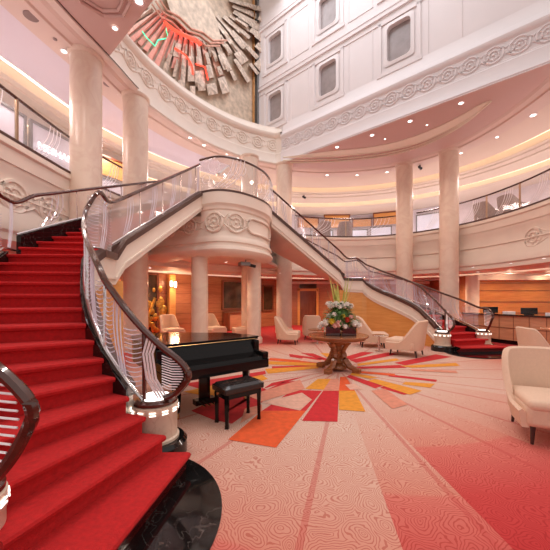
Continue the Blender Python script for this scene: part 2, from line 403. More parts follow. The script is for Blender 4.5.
# upper ceiling in coved steps behind the ring
uc = MB()
uc.sweep(R, [(-.02, ZR+.06), (.0, ZR), (.10, ZR-.03), (.14, ZR), (.35, ZR), (.38, ZR-.05), (.5, ZR-.05), (.52, ZR), (1.0, ZR)])
kL = max(i for i in range(len(R)) if R[i].x < -1.4 and R[i].y < 13.2)
for ci, part in ((1, R[:kL+1]), (3, R[kL:])):
    uc.cur = ci; uc.sweep(part, [(1.0, ZR), (2.45, ZR), (2.45, ZR+.16), (2.8, ZR+.16)])
uc.cur = 2; uc.sweep(R, [(2.8, ZR+.16), (2.8, ZR-.14), (2.95, ZR-.17), (2.97, ZR-.22), (3.3, ZR-.22), (3.32, ZR-.28), (4.3, ZR-.28), (4.3, ZR-.16), (4.6, ZR-.16), (4.6, ZR-.42), (4.85, ZR-.46), (10, ZR-.46)])
struct(uc.build('ceiling_upper', ['bounce_pink_ceiling', 'lilac_ceiling', 'step_ceiling', 'peach_ceiling']))
def cove(path, o, z, label):
    m_ = MB().sweep(path, [(o-.05, z), (o+.05, z), (o+.05, z+.03), (o-.05, z+.03)], True)
    tag(m_.build('cove_light', 'cove_glow'), label, 'cove light')
cove(R, 2.63, ZR+.10, 'warm cove light strip hidden in the inner step of the high ceiling')
cove(R, 4.45, ZR-.22, 'warm cove light strip in the outer step of the high ceiling, near the back wall')
cove(E, 1.78, 2.75, 'warm cove light strip in the lower ceiling under the upper deck')

# ring fascia (left / far side, up to the corner with the porthole wall) and straight band on the right
B0 = V((.25, 13.6))
iC = min(range(len(R)), key=lambda i: (R[i].x-.25)**2+(R[i].y-13.75)**2)
i0 = min(range(len(R)), key=lambda i: (R[i].x+4.38)**2+(R[i].y-7.75)**2)
Rl = R[i0:iC]+[B0]
prof = [(-.01, ZR+.03), (-.03, ZR+.06), (0, ZR+.10), (0, ZR+.48), (.04, ZR+.52), (.04, ZR+.58), (.08, ZR+.60), (.08, ZR+1.22), (.02, ZR+1.26), (-.04, ZR+1.34), (-.04, ZR+1.42), (.12, ZR+1.5), (.3, ZR+1.8), (.3, ZR+1.86), (2.6, ZR+1.9)]
mb = MB().sweep(Rl, prof); frieze(mb, Rl, ZR+.91, .56, .72, -.07)
struct(mb.build('trim_ring', 'cream', smooth=True))
Bp = [B0+Wd*t for t in [i*.5 for i in range(0, 23)]]
prof2 = [(-.01, ZR+.01), (-.03, ZR+.06), (0, ZR+.10), (0, ZR+.50), (.04, ZR+.54), (.04, ZR+.58), (.06, ZR+.60), (.06, ZR+1.10), (.02, ZR+1.14), (-.02, ZR+1.2), (-.02, ZR+1.28), (.05, ZR+1.33), (.12, ZR+1.5), (.16, ZR+1.55), (.2, ZR+1.9)]
mb = MB().sweep(Bp, prof2); frieze(mb, Bp, ZR+.85, .52, .56, -.05)
struct(mb.build('trim_band', 'white_wall', smooth=True))
# soffit between the straight band and the curved ring
sof = MB(); arc = [p for p in R[iC:] if p.y > 7.65]; n = len(arc)
poly = [B0]+arc+[B0+Wd*9.3]
sof.add([(p.x, p.y, ZR+.005) for p in poly], [tuple(range(len(poly)))])
struct(sof.build('ceiling_soffit', 'soffit_pink'))
# crescent light recess in the soffit, its light painted as a pale tone
cre_o = cr([at(u, v, ZR-.02) for (u, v) in [(283, 157), (310, 156.5), (345, 155), (385, 150.5), (420, 142), (450, 129), (475, 114), (491, 101)]], 6)
cre_i = cr([at(u, v, ZR-.02) for (u, v) in [(330, 151.5), (360, 149), (390, 144), (418, 135.5), (445, 124), (468, 112), (480, 105), (491, 101)]], 6)
def resamp(p, n): d = arclen(p); return [along(p, d[-1]*i/(n-1), d)[0] for i in range(n)]
a_, b_ = resamp(cre_o, 30), resamp(cre_i, 30)
cm = MB(); cm.add([(p.x, p.y, ZR-.03) for p in a_]+[(p.x, p.y, ZR-.005) for p in b_], [(i, i+1, 31+i, 30+i) for i in range(29)])
cm.tube([(p.x, p.y, ZR-.03) for p in a_], .03, 5); cm.tube([(p.x, p.y, ZR-.01) for p in b_], .015, 5)
for k in (.35, .6): cm.tube([(p.x+.0, p.y+k*.9, ZR-.02) for p in a_], .03, 5)
tag(cm.build('crescent_lit_recess', 'crescent_lit_tone'), 'raised crescent painted pale for the lit recess in the pink soffit under the porthole wall', 'ceiling recess')
# coffered ceiling at the near left, its edge parallel to the porthole wall
K0 = V((-4.38, 7.75)); cf = MB()
cf.add([(K0.x, K0.y, ZR+.02), (K0.x+Wd.x*9, K0.y+Wd.y*9, ZR+.02), (K0.x+Wd.x*9, -1, ZR+.02), (-5, -1, ZR+.02), (-4.95, 3, ZR+.02), (-4.85, 5, ZR+.02), (-4.68, 6.3, ZR+.02)], [tuple(range(7))])
cf.sweep([K0, K0+Wd*9], [(0, ZR+.02), (0, ZR+1.9), (-.2, ZR+1.9)])
for (u, v) in [(100, -8), (152, -40)]:
    x, y = at(u, v, ZR)
    for rr, zz in ((.55, .0), (.42, .0)):
        cf.tube([(x+rr*math.cos(PI/8+k*PI/4), y+rr*math.sin(PI/8+k*PI/4), ZR+zz) for k in range(8)], .035, 4, True)
struct(cf.build('ceiling_coffered', 'soffit_pink'))
rl = [p for p in R if p.y < 8.9 and p.x < 0]
struct(MB().sweep(rl, [(.0, ZR+.02), (-.02, ZR-.02), (-.10, ZR-.04), (-.2, ZR-.02), (-.22, ZR+.03)]).build('trim_edge', 'cream', smooth=True))
struct(MB().sweep(rl, [(-.225, ZR-.0), (-.235, ZR-.0), (-.235, ZR+.02)]).build('trim_edge_line', 'brown_trim'))

# ---------------------------------------------------------------- porthole wall and mural wall
PW = V((0, 14.1)); Wn = V((-Wd.y, Wd.x))      # away from the atrium
WL = PW-Wd*1.22
def wp(s, z, o=0): q = PW+Wd*s-Wn*o; return (q.x, q.y, z)      # o towards the atrium
pwm = MB()
zlo, zhi = 8.9, 17.5
ports = [(s*2.82, zc) for s in range(0, 3) for zc in (10.6, 13.35)]
pw_, ph_ = .42, .66
# wall skin with openings: columns split at porthole edges
xs = [-1.22]; 
for s in range(0, 3): xs += [s*2.82-pw_, s*2.82+pw_]
xs.append(11)
zs = [zlo, 10.6-ph_, 10.6+ph_, 13.35-ph_, 13.35+ph_, zhi]
for i in range(len(xs)-1):
    for j in range(len(zs)-1):
        if i % 2 == 1 and j in (1, 3): continue
        pwm.add([wp(xs[i], zs[j]), wp(xs[i+1], zs[j]), wp(xs[i+1], zs[j+1]), wp(xs[i], zs[j+1])], [(0, 1, 2, 3)])
def wbox(mb, s0, s1, z0, z1, o0, o1):
    vs = [wp(s, z, o) for s in (s0, s1) for z in (z0, z1) for o in (o0, o1)]
    mb.add(vs, [(0, 1, 3, 2), (4, 6, 7, 5), (0, 4, 5, 1), (2, 3, 7, 6), (0, 2, 6, 4), (1, 5, 7, 3)])
for z, hh, o in [(11.75, .10, .07), (11.95, .06, .03), (11.5, .05, .03), (14.6, .10, .07), (9.28, .12, .05), (14.8, .06, .03)]:
    wbox(pwm, -1.22, 11, z-hh/2, z+hh/2, -.02, o)
for s in range(0, 3):
    c = s*2.82
    for zc in (10.6, 13.35):
        for (a, b, z0, z1) in [(c-.72, c-.60, zc-.95, zc+.9), (c+.60, c+.72, zc-.95, zc+.9), (c-.72, c+.72, zc+.8, zc+.92), (c-.76, c+.76, zc-1.05, zc-.93)]:
            wbox(pwm, a, b, z0, z1, -.02, .05)
        # raised field between portholes
        for (a, b, z0, z1) in [(c+.92, c+.95, zc-1.05, zc+.9), (c+1.87, c+1.90, zc-1.05, zc+.9), (c+.92, c+1.90, zc+.87, zc+.9), (c+.92, c+1.90, zc-1.05, zc-1.02)]:
            wbox(pwm, a, b, z0, z1, -.02, .02)
struct(pwm.build('wall_right', 'white_wall'))
def rrect(a, b, r, n=5):
    pts = []
    for (sx, sy, a0) in ((1, 1, 0), (-1, 1, PI/2), (-1, -1, PI), (1, -1, 3*PI/2)):
        for k in range(n+1):
            an = a0+PI/2*k/n; pts.append((sx*(a-r)+r*math.cos(an), sy*(b-r)+r*math.sin(an)))
    return pts
wi = 1
for s in range(0, 3):
    for zc in (10.6, 13.35):
        c = s*2.82; fr = MB()
        o_ = rrect(pw_+.10, ph_+.10, .12); i_ = rrect(pw_-.02, ph_-.02, .17); n = len(o_)
        vs = [wp(c+x, zc+z, .03) for x, z in o_]+[wp(c+x, zc+z, .05) for x, z in i_]+[wp(c+x, zc+z, -.14) for x, z in i_]
        fr.add(vs, [(k, (k+1) % n, n+(k+1) % n, n+k) for k in range(n)]+[(n+k, n+(k+1) % n, 2*n+(k+1) % n, 2*n+k) for k in range(n)])
        f = struct(fr.build('window_%d' % wi, 'white_wall')); wi += 1
        g = MB(); g.add([wp(c+x, zc+z, -.12) for x, z in rrect(pw_, ph_, .17)], [tuple(range(n))]); g.build('pane', 'port_glass', f)

# mural: tall relief artwork on the far wall
Mr = WL; Ml = WL-Nn*7.2
mw = MB(); mw.add([(Mr.x, Mr.y, 8.8), (Ml.x, Ml.y, 8.8), (Ml.x, Ml.y, 17.5), (Mr.x, Mr.y, 17.5)], [(0, 1, 2, 3)])
struct(mw.build('wall_mural', 'art_tan'))
struct(MB().add([(Ml.x, Ml.y, 8.8), (K0.x-.3, K0.y, 8.8), (K0.x-.3, K0.y, 17.5), (Ml.x, Ml.y, 17.5)], [(0, 1, 2, 3)]).build('wall_left_upper', 'cream'))
def mp(px, py, o=.05):      # point on the mural plane, o metres in front
    P0 = Mr-Un*o; dx = (px-275)/300
    s = (P0.x-dx*P0.y)/(Nn.x-dx*Nn.y); q = P0-Nn*s
    return V((q.x, q.y, 1.6+(298-py)*q.y/300))
art = thing('relief_mural', 'tall relief artwork of radiating metal fins behind the curved cornice, beside the porthole wall', 'artwork', (Mr.x, Mr.y, 9.5))
def parent_keep(o, p): o.parent = p; o.matrix_parent_inverse = Matrix.Translation(p.location).inverted(); return o
cpx, cpy = 192, -12
def fan_piece(mb, a0, a1, r0, r1, o):
    pts = []
    for a, r in ((a0, r0), (a1, r0), (a1*.96+a0*.04, r1), (a0*.96+a1*.04, r1)):
        pts.append((cpx+r*math.cos(a), cpy+r*math.sin(a)))
    f = [mp(x, y, o) for x, y in pts]; b = [mp(x, y, .0) for x, y in pts]; b[0] = mp(*pts[0], 0)
    f[0] = mp(*pts[0], o+.12)
    mb.add(f+b, [(0, 1, 2, 3), (0, 4, 5, 1), (1, 5, 6, 2), (2, 6, 7, 3), (3, 7, 4, 0)])
m1, m2, m3, m4, m5 = MB(), MB(), MB(), MB(), MB()
for i in range(26):
    a0 = math.radians(172-i*6.1)
    a1 = a0-math.radians(4.6)
    am = (a0+a1)/2
    r0 = 42+6*math.sin(i*.9); r1 = 84+10*math.sin(i*1.7)
    fan_piece(m5 if 4 < i < 12 else m1 if 3 < i < 17 else (m2 if i < 4 else m4), a0, a1, r0, r1, .10+.05*(i % 2))
    if i > 9:
        for k in range(4):
            rr = 56+k*13+random.uniform(-4, 4); fan_piece(m3, a0+random.uniform(-.05, .03), a1, rr, rr+9+random.uniform(0, 8), .16+random.uniform(0, .12))
parent_keep(m5.build('red_lit_fin_fan', 'art_red_lit'), art); parent_keep(m1.build('copper_fin_fan', 'art_copper'), art); parent_keep(m2.build('outer_fin_fan', 'art_silver'), art); parent_keep(m4.build('outer_fin_fan', 'art_silver'), art); parent_keep(m3.build('feather_shards', 'art_silver'), art)
disc = MB(); dp = [(cpx+x, cpy+y) for x, y in [(-26, -10), (-28, 14), (-12, 30), (6, 42), (22, 56), (34, 55), (26, 30), (14, 8), (8, -10)]]
dp = [(165, -6), (172, 16), (186, 30), (200, 40), (212, 46), (222, 44), (218, 24), (208, 0), (204, -12)]
n = len(dp); disc.add([mp(x, y, .30) for x, y in dp]+[mp(x, y, 0) for x, y in dp], [tuple(range(n))]+[(i, (i+1) % n, n+(i+1) % n, n+i) for i in range(n)])
parent_keep(disc.build('tan_shield', 'art_tan'), art)
for k, zz in enumerate([(0, 0), (6, 6), (12, 11)]):
    wl = MB(); wl.tube([mp(x+zz[0]*.6, y-zz[1]*.5, .34) for x, y in [(152, 4), (160, 16), (172, 22), (184, 34), (196, 38), (206, 46), (220, 46)]], .035, 5)
    parent_keep(wl.build('wavy_rod', 'art_copper'), art)
rd = MB(); rd.tube([mp(x, y, .36) for x, y in cr([(164, 22), (176, 31), (190, 38), (201, 44)], 5)], .06, 5)
rd.tube([mp(x, y, .3) for x, y in cr([(175, 48), (186, 56), (192, 66), (193, 74)], 5)], .035, 5); rd.tube([mp(x, y, .3) for x, y in [(196, 64), (205, 67), (208, 80)]], .03, 5)
parent_keep(rd.build('red_neon', 'art_red'), art)
gn = MB(); gn.tube([mp(x, y, .2) for x, y in [(142, 31), (147, 38), (155, 46), (158, 40), (168, 38), (166, 28)]], .02, 5)
parent_keep(gn.build('green_neon', 'art_green'), art)
ef = MB(); q0 = Mr-Un*.1
ef.box((q0.x-Nn.x*.05, q0.y-Nn.y*.05, 13), (.10, .2, 9), math.atan2(Nn.y, Nn.x))
parent_keep(ef.build('frame', 'grey_metal'), art)
ef = MB(); ef.box((q0.x-Nn.x*.25, q0.y-Nn.y*.25, 13), (.06, .12, 9), math.atan2(Nn.y, Nn.x)); parent_keep(ef.build('inner_frame', 'brass'), art)

# ---------------------------------------------------------------- columns
def column(x, y, r, z0, z1, label, group='round marble columns of the atrium'):
    t = thing('column', label, 'column', (x, y, z0), 0, group)
    h = z1-z0
    MB().lathe((0, 0, 0), [(r+.05, 0), (r+.05, .16), (r+.02, .2), (r, .24)], 40).build('base', 'column_marble', t, True)
    MB().lathe((0, 0, 0), [(r, .24), (r, h-.12), (r, h)], 40).build('shaft', 'column_marble', t, True)
    MB().lathe((0, 0, 0), [(r+.003, h-.10), (r+.03, h-.08), (r+.05, h-.02), (r+.05, h)], 40).build('capital', 'column_marble', t, True)
column(-4.78, 7.6, .355, 0, ZR, 'tall pale marble column nearest the left staircase landing, topped by the coffered ceiling corner')
column(-4.25, 9.15, .355, 0, ZR, 'tall marble column rising behind the left upper flight, second from the left')
column(-1.1, 13.0, .355, 0, ZR, 'tall marble column seen through the round glass balcony')
column(.42, 13.75, .355, 0, ZR, 'tall marble column right of the round balcony, under the cornice corner')
column(5.95, 13.8, .36, 0, ZR, 'tall marble column behind the right stair handrail, left of the two on the right')
column(7.25, 12.5, .36, 0, ZR, 'tall marble column rising right behind the foot of the right staircase')
column(-2.32, 9.25, .25, 0, 2.95, 'shorter column under the left end of the round balcony, behind the piano')
column(-.75, 10.75, .25, 0, 2.95, 'shorter lit column under the right end of the round balcony')

# ---------------------------------------------------------------- balcony
balf = cr([(-2.2, 8.72), (-1.6, 8.50), (-1.02, 8.72), (-.5, 9.3), (-.22, 9.95), (-.12, 10.8)], 8)
bal = [V((-3.62, 9.95))]+balf+[V((-1.3, 12.4))]
bb = MB()
poly = balf+[V((-.45, 11.2)), V((.3, 14.3)), V((-1.5, 13.3)), V((-3.3, 11.5)), V((-3.75, 10.3)), V((-3.4, 9.9))]
bb.prism([(p.x, p.y) for p in poly], 2.98, 3.1); bb.prism([(p.x, p.y) for p in poly], H-.1, H-.02)
struct(bb.build('floor_balcony', 'bounce_pink_ceiling'))
bm_ = MB().sweep(balf, [(.2, H), (-.04, H), (-.04, H-.32), (.0, H-.36), (.03, H-.40), (.03, H-.46), (.07, H-.5), (.07, 3.42), (.03, 3.36), (.0, 3.30), (.0, 3.22), (.04, 3.2), (.04, 3.12), (-.02, 3.08), (-.04, 3.0), (.0, 2.93), (.12, 2.86), (.35, 2.84), (.36, 2.98)])
dl = arclen(balf)[-1]
frieze(bm_, balf, 3.78, .62, .60, -.055, .12, dl*.42)
# blank cartouche with rounded ends on the right part of the drum
def car(s, z, o=.02):
    p, t = along(balf, s); nn = V((t.y, -t.x)); q = p+nn*(o-.06); return (q.x, q.y, z)
s0, s1 = dl*.5, dl*.86
loop = [car(s0+(s1-s0)*k/14, 3.78+.22) for k in range(15)]+[car(s1+.2*math.sin(a), 3.78+.22*math.cos(a)) for a in [PI*k/8 for k in range(1, 8)]]
loop += [car(s1-(s1-s0)*k/14, 3.78-.22) for k in range(15)]+[car(s0-.2*math.sin(a), 3.78-.22*math.cos(a)) for a in [PI*k/8 for k in range(1, 8)]]
bm_.tube(loop, .035, 6, True)
ext = cr([(-4.7, 10.5), (-3.9, 9.72), (-3.1, 9.12), (-2.2, 8.74)], 8)
bm_.sweep(ext, [(.3, 4.0), (.07, 4.0), (.07, 3.42), (.03, 3.36), (.0, 3.30), (.0, 3.22), (.04, 3.2), (.04, 3.12), (-.02, 3.08), (-.04, 3.0), (.0, 2.93), (.12, 2.86), (.6, 2.84)])
frieze(bm_, ext, 3.72, .5, .62, -.055)
struct(bm_.build('wall_balcony', 'cream', smooth=True))
struct(MB().sweep(balf, [(-.05, H), (-.05, H+.06), (.1, H+.06), (.1, H)], True).build('trim_balcony', 'brown_trim'))

def ribbons(mb, P0, P1, z0f, hgt, lean=.12, n=3, w_=.007):
    """etched ribbons curving up across the pane from P0 to P1 (plan points), z0f(t) base height"""
    for k in range(n):
        pts = []
        for j in range(9):
            v = j/8; t = .42+k*.07+lean*(v-.5)*1.6+.10*math.sin(v*PI)*(1 if k else .8)
            p = P0+(P1-P0)*t; pts.append((p.x, p.y, z0f(t)+.03+v*(hgt-.06)))
        mb.tube(pts, w_, 4)
def balustrade(name, path, z, label, h=.95, post=1.9, group=None, rings=False, posts=True, etch=True):
    d = arclen(path)[-1]; n = max(1, round(d/post)); t = thing(name, label, 'balustrade', (path[0][0], path[0][1], z), 0, group)
    def pk(o): return parent_keep(o, t)
    pk(MB().tube([(p[0], p[1], z+h) for p in path], .032, 8).build('handrail', 'wood_rail', None, True))
    for i in range(n):
        seg = subpath(path, d*i/n+.03, d*(i+1)/n-.03, .25)
        pk(MB().sweep(seg, [(-.005, z+.08), (.005, z+.08), (.005, z+h-.03), (-.005, z+h-.03)], True).build('glass_panel', 'glass'))
        if etch:
            e = MB(); a, b = V(seg[0]), V(seg[-1]); L_ = (b-a).length
            if rings:
                for k in range(5):
                    q, tt = along(path, d*i/n+L_*(.15+.17*k))
                    rr = .13+.05*(k % 3); zc = z+.38+.17*((k*2) % 3)
                    e.tube([(q.x+tt.x*rr*math.cos(an), q.y+tt.y*rr*math.cos(an), zc+rr*math.sin(an)) for an in [2*PI*m/18 for m in range(18)]], .009, 4, True)
            mid = along(path, d*(i+.5)/n)[0]; off = V((mid.x, mid.y))-(a+b)/2
            ribbons(e, a+off, b+off, lambda t_: z+.06, h-.08, .22, 4, .011)
            pk(e.build('etched_ribbons', 'etched'))
        if posts and i:
            p = along(path, d*i/n)[0]; pk(MB().box((p.x, p.y, z+h/2), (.045, .045, h)).build('post', 'bronze'))
    return t
def epath(a, b, off=.06):
    s0, s1 = nearest_s(E, *a), nearest_s(E, *b); pp = subpath(E, s0, s1, .3); out = []
    for i, p in enumerate(pp):
        t = (pp[min(i+1, len(pp)-1)]-pp[max(i-1, 0)]).normalized(); out.append(p+V((-t.y, t.x))*off)
    return out
balustrade('glass_balustrade', epath((-5.12, 3.0), (-5.0, 7.4)), H, 'glass balustrade on the upper deck at far left, left of the nearest column', group='upper deck balustrades', post=1.45)
balustrade('glass_balustrade', epath((-4.9, 7.9), (-4.5, 9.3)), H, 'short stretch of glass balustrade on the upper deck between the two left columns', group='upper deck balustrades')
balustrade('glass_balustrade', epath((.9, 14.4), (6.1, 14.3)), H, 'glass balustrade on the upper deck straight ahead between two columns, above the flowers', group='upper deck balustrades', post=2.6)
balustrade('glass_balustrade', epath((6.5, 14.0), (7.4, 13.0)), H, 'short glass balustrade on the upper deck between the two right hand columns', group='upper deck balustrades')
balustrade('glass_balustrade', epath((7.6, 12.7), (7.6, 5.2)), H, 'long curving glass balustrade on the upper deck at the right, rising out of frame', group='upper deck balustrades', post=1.35)
balustrade('balcony_balustrade', [p+V((0, .05)) for p in balf], H+.03, 'round glass balustrade with etched rings on the central balcony', rings=True, post=1.6, posts=False, h=.98)

# ---------------------------------------------------------------- staircases
I1 = [(-.83, 2.80), (-1.05, 2.79), (-1.25, 2.82), (-1.43, 2.88), (-1.60, 2.96), (-1.76, 3.05), (-1.91, 3.15), (-2.08, 3.29), (-2.27, 3.52), (-2.47, 3.80), (-2.66, 4.10), (-2.84, 4.38), (-3.0, 4.65), (-3.08, 4.88)]
O1 = [(-1.02, 1.42), (-1.46, 1.58), (-1.66, 1.72), (-1.95, 1.86), (-2.3, 2.05), (-2.6, 2.28), (-2.85, 2.5), (-3.1, 2.78), (-3.38, 3.08), (-3.64, 3.42), (-3.88, 3.82), (-4.08, 4.22), (-4.24, 4.6), (-4.32, 4.86)]
RI = [(-.96, 2.95), (-1.126, 2.95), (-1.31, 2.97), (-1.47, 3.0), (-1.62, 3.05), (-1.77, 3.12), (-1.89, 3.2), (-2.05, 3.35), (-2.24, 3.58), (-2.44, 3.85), (-2.64, 4.15), (-2.79, 4.4), (-2.88, 4.6), (-2.79, 4.76)]
RO = [(-1.30, 1.56), (-1.50, 1.56), (-1.72, 1.62), (-2.02, 1.78), (-2.36, 1.97), (-2.67, 2.2), (-2.93, 2.42), (-3.18, 2.7), (-3.46, 3.0), (-3.72, 3.36), (-3.97, 3.78), (-4.17, 4.2), (-4.34, 4.6), (-4.42, 4.86)]
NU = 14
def lerp(a, b, t): return (a[0]+(b[0]-a[0])*t, a[1]+(b[1]-a[1])*t)
I2 = [lerp((-3.06, 5.45), (-2.28, 8.70), k/(NU-1)) for k in range(NU)]
oc = resamp(cr([(-4.36, 5.15), (-4.3, 6.6), (-4.0, 8.4), (-3.5, 9.85)], 8), NU); O2 = [(p.x, p.y) for p in oc]
RI2 = [(x+.10, y-.02) for x, y in I2]; RO2 = [(x-.08, y) for x, y in O2]

def stair(side, label):
    right = side == 'right'
    def tf(p, wt):
        if not right: return (p[0], p[1])
        q = mirror(p); return (q[0]-.10*wt, q[1]+.95*wt)
    def tfl(L, w0, w1): return [tf(p, w0+(w1-w0)*i/(len(L)-1)) for i, p in enumerate(L)]
    i1, o1, ri, ro = [tfl(L, 0, 1) for L in (I1, O1, RI, RO)]
    def tfu(L):
        out = []
        for i, p in enumerate(L):
            t = i/(NU-1); q = tf(p, 1-t)
            if right: q = (q[0]+.28*t, q[1]+.25*t)
            out.append(q)
        return out
    i2, o2, ri2, ro2 = [tfu(L) for L in (I2, O2, RI2, RO2)]
    t = thing('staircase', label, 'staircase', (tf((-1.2, 3.0), 0)[0], tf((-1.2, 3.0), 0)[1], 0), 0, 'pair of curving staircases')
    def pk(o): return parent_keep(o, t)
    def step(a, b, c, d, z, th=RS):
        # a,b = inner/outer nosing, c,d = outer/inner back
        m_ = MB(); A, B, Cc, D = [V((*q, 0)) for q in (a, b, c, d)]
        fw = ((A-D)+(B-Cc)).normalized()*.042
        def rounded():
            prof = [(0, -th-.02), (0, -.05), (1, -.045), (1.25, -.02), (1, -.003), (.4, 0)]
            return prof
        pr = rounded(); k = len(pr)
        vs = []
        for Q in (A, B):
            for (o, dz) in pr: vs.append(Q+fw*o+V((0, 0, z+dz)))
        vs += [Cc+V((0, 0, z)), D+V((0, 0, z)), Cc+V((0, 0, z-th-.02)), D+V((0, 0, z-th-.02))]
        fs = [(i, i+1, k+i+1, k+i) for i in range(k-1)]+[(k-1, 2*k+1, 2*k, 2*k-1), (0, k, 2*k+2, 2*k+3)]
        fs += [tuple(range(k))+(2*k+1, 2*k+3), tuple(range(k, 2*k))[::-1]+(2*k+2, 2*k)]
        m_.add(vs, fs); return m_
    for k in range(13):
        pk(step(i1[k], o1[k], o1[k+1], i1[k+1], RS*(k+1)).build('carpeted_step' if k else 'carpeted_step', 'red_carpet'))
    # landing
    ld = step(i1[13], o1[13], o2[0], i2[0], ZL, .16); pk(ld.build('landing', 'red_carpet'))
    for k in range(NU-1):
        pk(step(i2[k], o2[k], o2[k+1], i2[k+1], ZL+RS*(k+1)).build('carpeted_step', 'red_carpet'))
    # black curbs beside the carpet (lower flight: full height to the floor inside)
    def zig(k): return RS*(k+1)
    def side_wall(name, mat, L1, L2, z_hi, z_lo, zs):   # ribbon solid between two plan lines
        m_ = MB(); n = len(L1); vs = []
        for i in range(n):
            a, b = L1[i], L2[i]
            vs += [(a[0], a[1], z_hi(i)), (b[0], b[1], z_hi(i)), (b[0], b[1], z_lo(i)), (a[0], a[1], z_lo(i))]
        fs = []
        for i in range(n-1):
            for j in range(4): fs.append((i*4+j, i*4+(j+1) % 4, (i+1)*4+(j+1) % 4, (i+1)*4+j))
        fs += [(0, 1, 2, 3), ((n-1)*4+3, (n-1)*4+2, (n-1)*4+1, (n-1)*4)]
        m_.add(vs, fs); return pk(m_.build(name, mat))
    def off(L, d):      # shift along the across-stair direction
        out = []
        for i, p in enumerate(L):
            a, b = L[max(i-1, 0)], L[min(i+1, len(L)-1)]; tx, ty = b[0]-a[0], b[1]-a[1]; l = math.hypot(tx, ty) or 1
            out.append((p[0]-ty/l*d, p[1]+tx/l*d))
        return out
    sg = -1 if not right else 1
    zc1 = lambda i: RS*(i+1)+.05
    side_wall('inner_curb', 'black_marble', i1[3:], ri[3:], lambda i: zc1(i+3), lambda i: max(.02, zc1(i+3)-.42), 0)
    side_wall('outer_curb', 'black_marble', o1[2:], ro[2:], lambda i: zc1(i+2), lambda i: max(.02, zc1(i+2)-.42), 0)
    zc2 = lambda i: ZL+RS*(i+1)+.0
    side_wall('upper_inner_curb', 'brown_trim', i2, ri2, lambda i: zc2(i)+.05, lambda i: zc2(i)-.12, 0)
    side_wall('upper_outer_curb', 'black_marble', o2, ro2, lambda i: zc2(i)+.20, lambda i: zc2(i)-.3, 0)
    # fascia (cream stringer) on the atrium side of both flights and landing
    fa_line = ri+ri2; fz = [RS*(i+1) for i in range(14)]+[ZL+RS*(i+1) for i in range(NU)]
    fz[13] = ZL; fz[14] = ZL+.03
    fo = off(fa_line, sg*.07)
    k0 = 3
    side_wall('stringer', 'cream', fa_line[k0:], fo[k0:], lambda i: fz[i+k0]-.02, lambda i: max(.17, fz[i+k0]-.50), 0)
    side_wall('stringer_moulding', 'cream', fo[k0:], off(fa_line, sg*.10)[k0:], lambda i: max(.25, fz[i+k0]-.36), lambda i: max(.2, fz[i+k0]-.40), 0)
    side_wall('dark_string_cap', 'brown_trim', off(fa_line, -sg*.02)[k0:], off(fa_line, sg*.11)[k0:], lambda i: fz[i+k0]+.06, lambda i: fz[i+k0]-.05, 0)
    # soffit under upper flight and wood panelling under the lower one
    side_wall('soffit', 'bounce_pink_ceiling', i2, o2, lambda i: ZL+RS*(i+1)-.22, lambda i: max(2.0, ZL+RS*(i+1)-.48), 0)
    side_wall('landing_soffit', 'bounce_pink_ceiling', [i1[13], i2[0]], [o1[13], o2[0]], lambda i: ZL-.17, lambda i: ZL-.46, 0)
    inn = off(fa_line, -sg*.04)
    side_wall('under_stair_panel', 'orange_wood', inn[3:15]+[inn[15]], off(fa_line, sg*.03)[3:15]+[off(fa_line, sg*.03)[15]], lambda i: max(.22, fz[min(i+3, 14)]-.42), lambda i: 0.0, 0)
    # handrails
    rz = lambda k: RS*(k+1)+.80
    inner = [(*ri[k], rz(k)+(.0 if k < 12 else (-.05*(k-11) if right else (.04, .17)[k-12]))) for k in range(1, 14)]
    def scroll(pw, pb, newel, fwd):
        """forward bulge then back to the newel top"""
        return 0
    if True:
        b = [(-.855, 2.95, .87), (-.87, 2.95, .78), (-.98, 2.98, .66), (-1.10, 3.0, .60)]
        bs = [(*tf(q[:2], 0), q[2]) for q in b]
        pre = [(*tf((-.945, 2.95), 0), .985)]
        up_ = [(*ri2[k], ZL+RS*(k+1)+.84) for k in range(NU)]
        up_[0] = (*ri2[0], ZL+.93)
        join = [(*tf((-2.86, 5.17), 1), ZL+.95)]
        if right: join = [(*lerp(ri[13], ri2[0], .35), ZL+.86), (*lerp(ri[13], ri2[0], .8), ZL+.86)]
        pts = bs[::-1]+pre+inner+join+up_[1:]
        if right: pts += []
        pk(MB().tube(cr(pts, 5), .034, 8).build('inner_handrail', 'wood_rail', None, True))
        b = [(-1.28, 1.58, 1.02), (-1.31, 1.60, .92), (-1.41, 1.6, .74), (-1.55, 1.6, .58)]
        bo = [(*tf(q[:2], 0), q[2]) for q in b]
        pre = [(*tf((-1.345, 1.57), 0), 1.13)]
        outer = [(*ro[k], ZL+.93 if k > 11 else max(rz(k), 1.27 if k == 1 else 0)) for k in range(1, 14)]
        upo = [(*ro2[k], ZL+RS*(k+1)+.84) for k in range(NU)]; upo[0] = (*ro2[0], ZL+.93)
        pk(MB().tube(cr(bo[::-1]+pre+outer+upo, 5), .034, 8).build('outer_handrail', 'wood_rail', None, True))
    # chrome shoe, glass panes, etched stripes, posts
    def glassrun(line, z0, z1, name, stripes):
        n = len(line); m_ = MB(); vs = []
        for i in range(n): vs += [(line[i][0], line[i][1], z0(i)), (line[i][0], line[i][1], z1(i))]
        m_.add(vs, [(2*i, 2*i+1, 2*i+3, 2*i+2) for i in range(n-1)])
        return m_
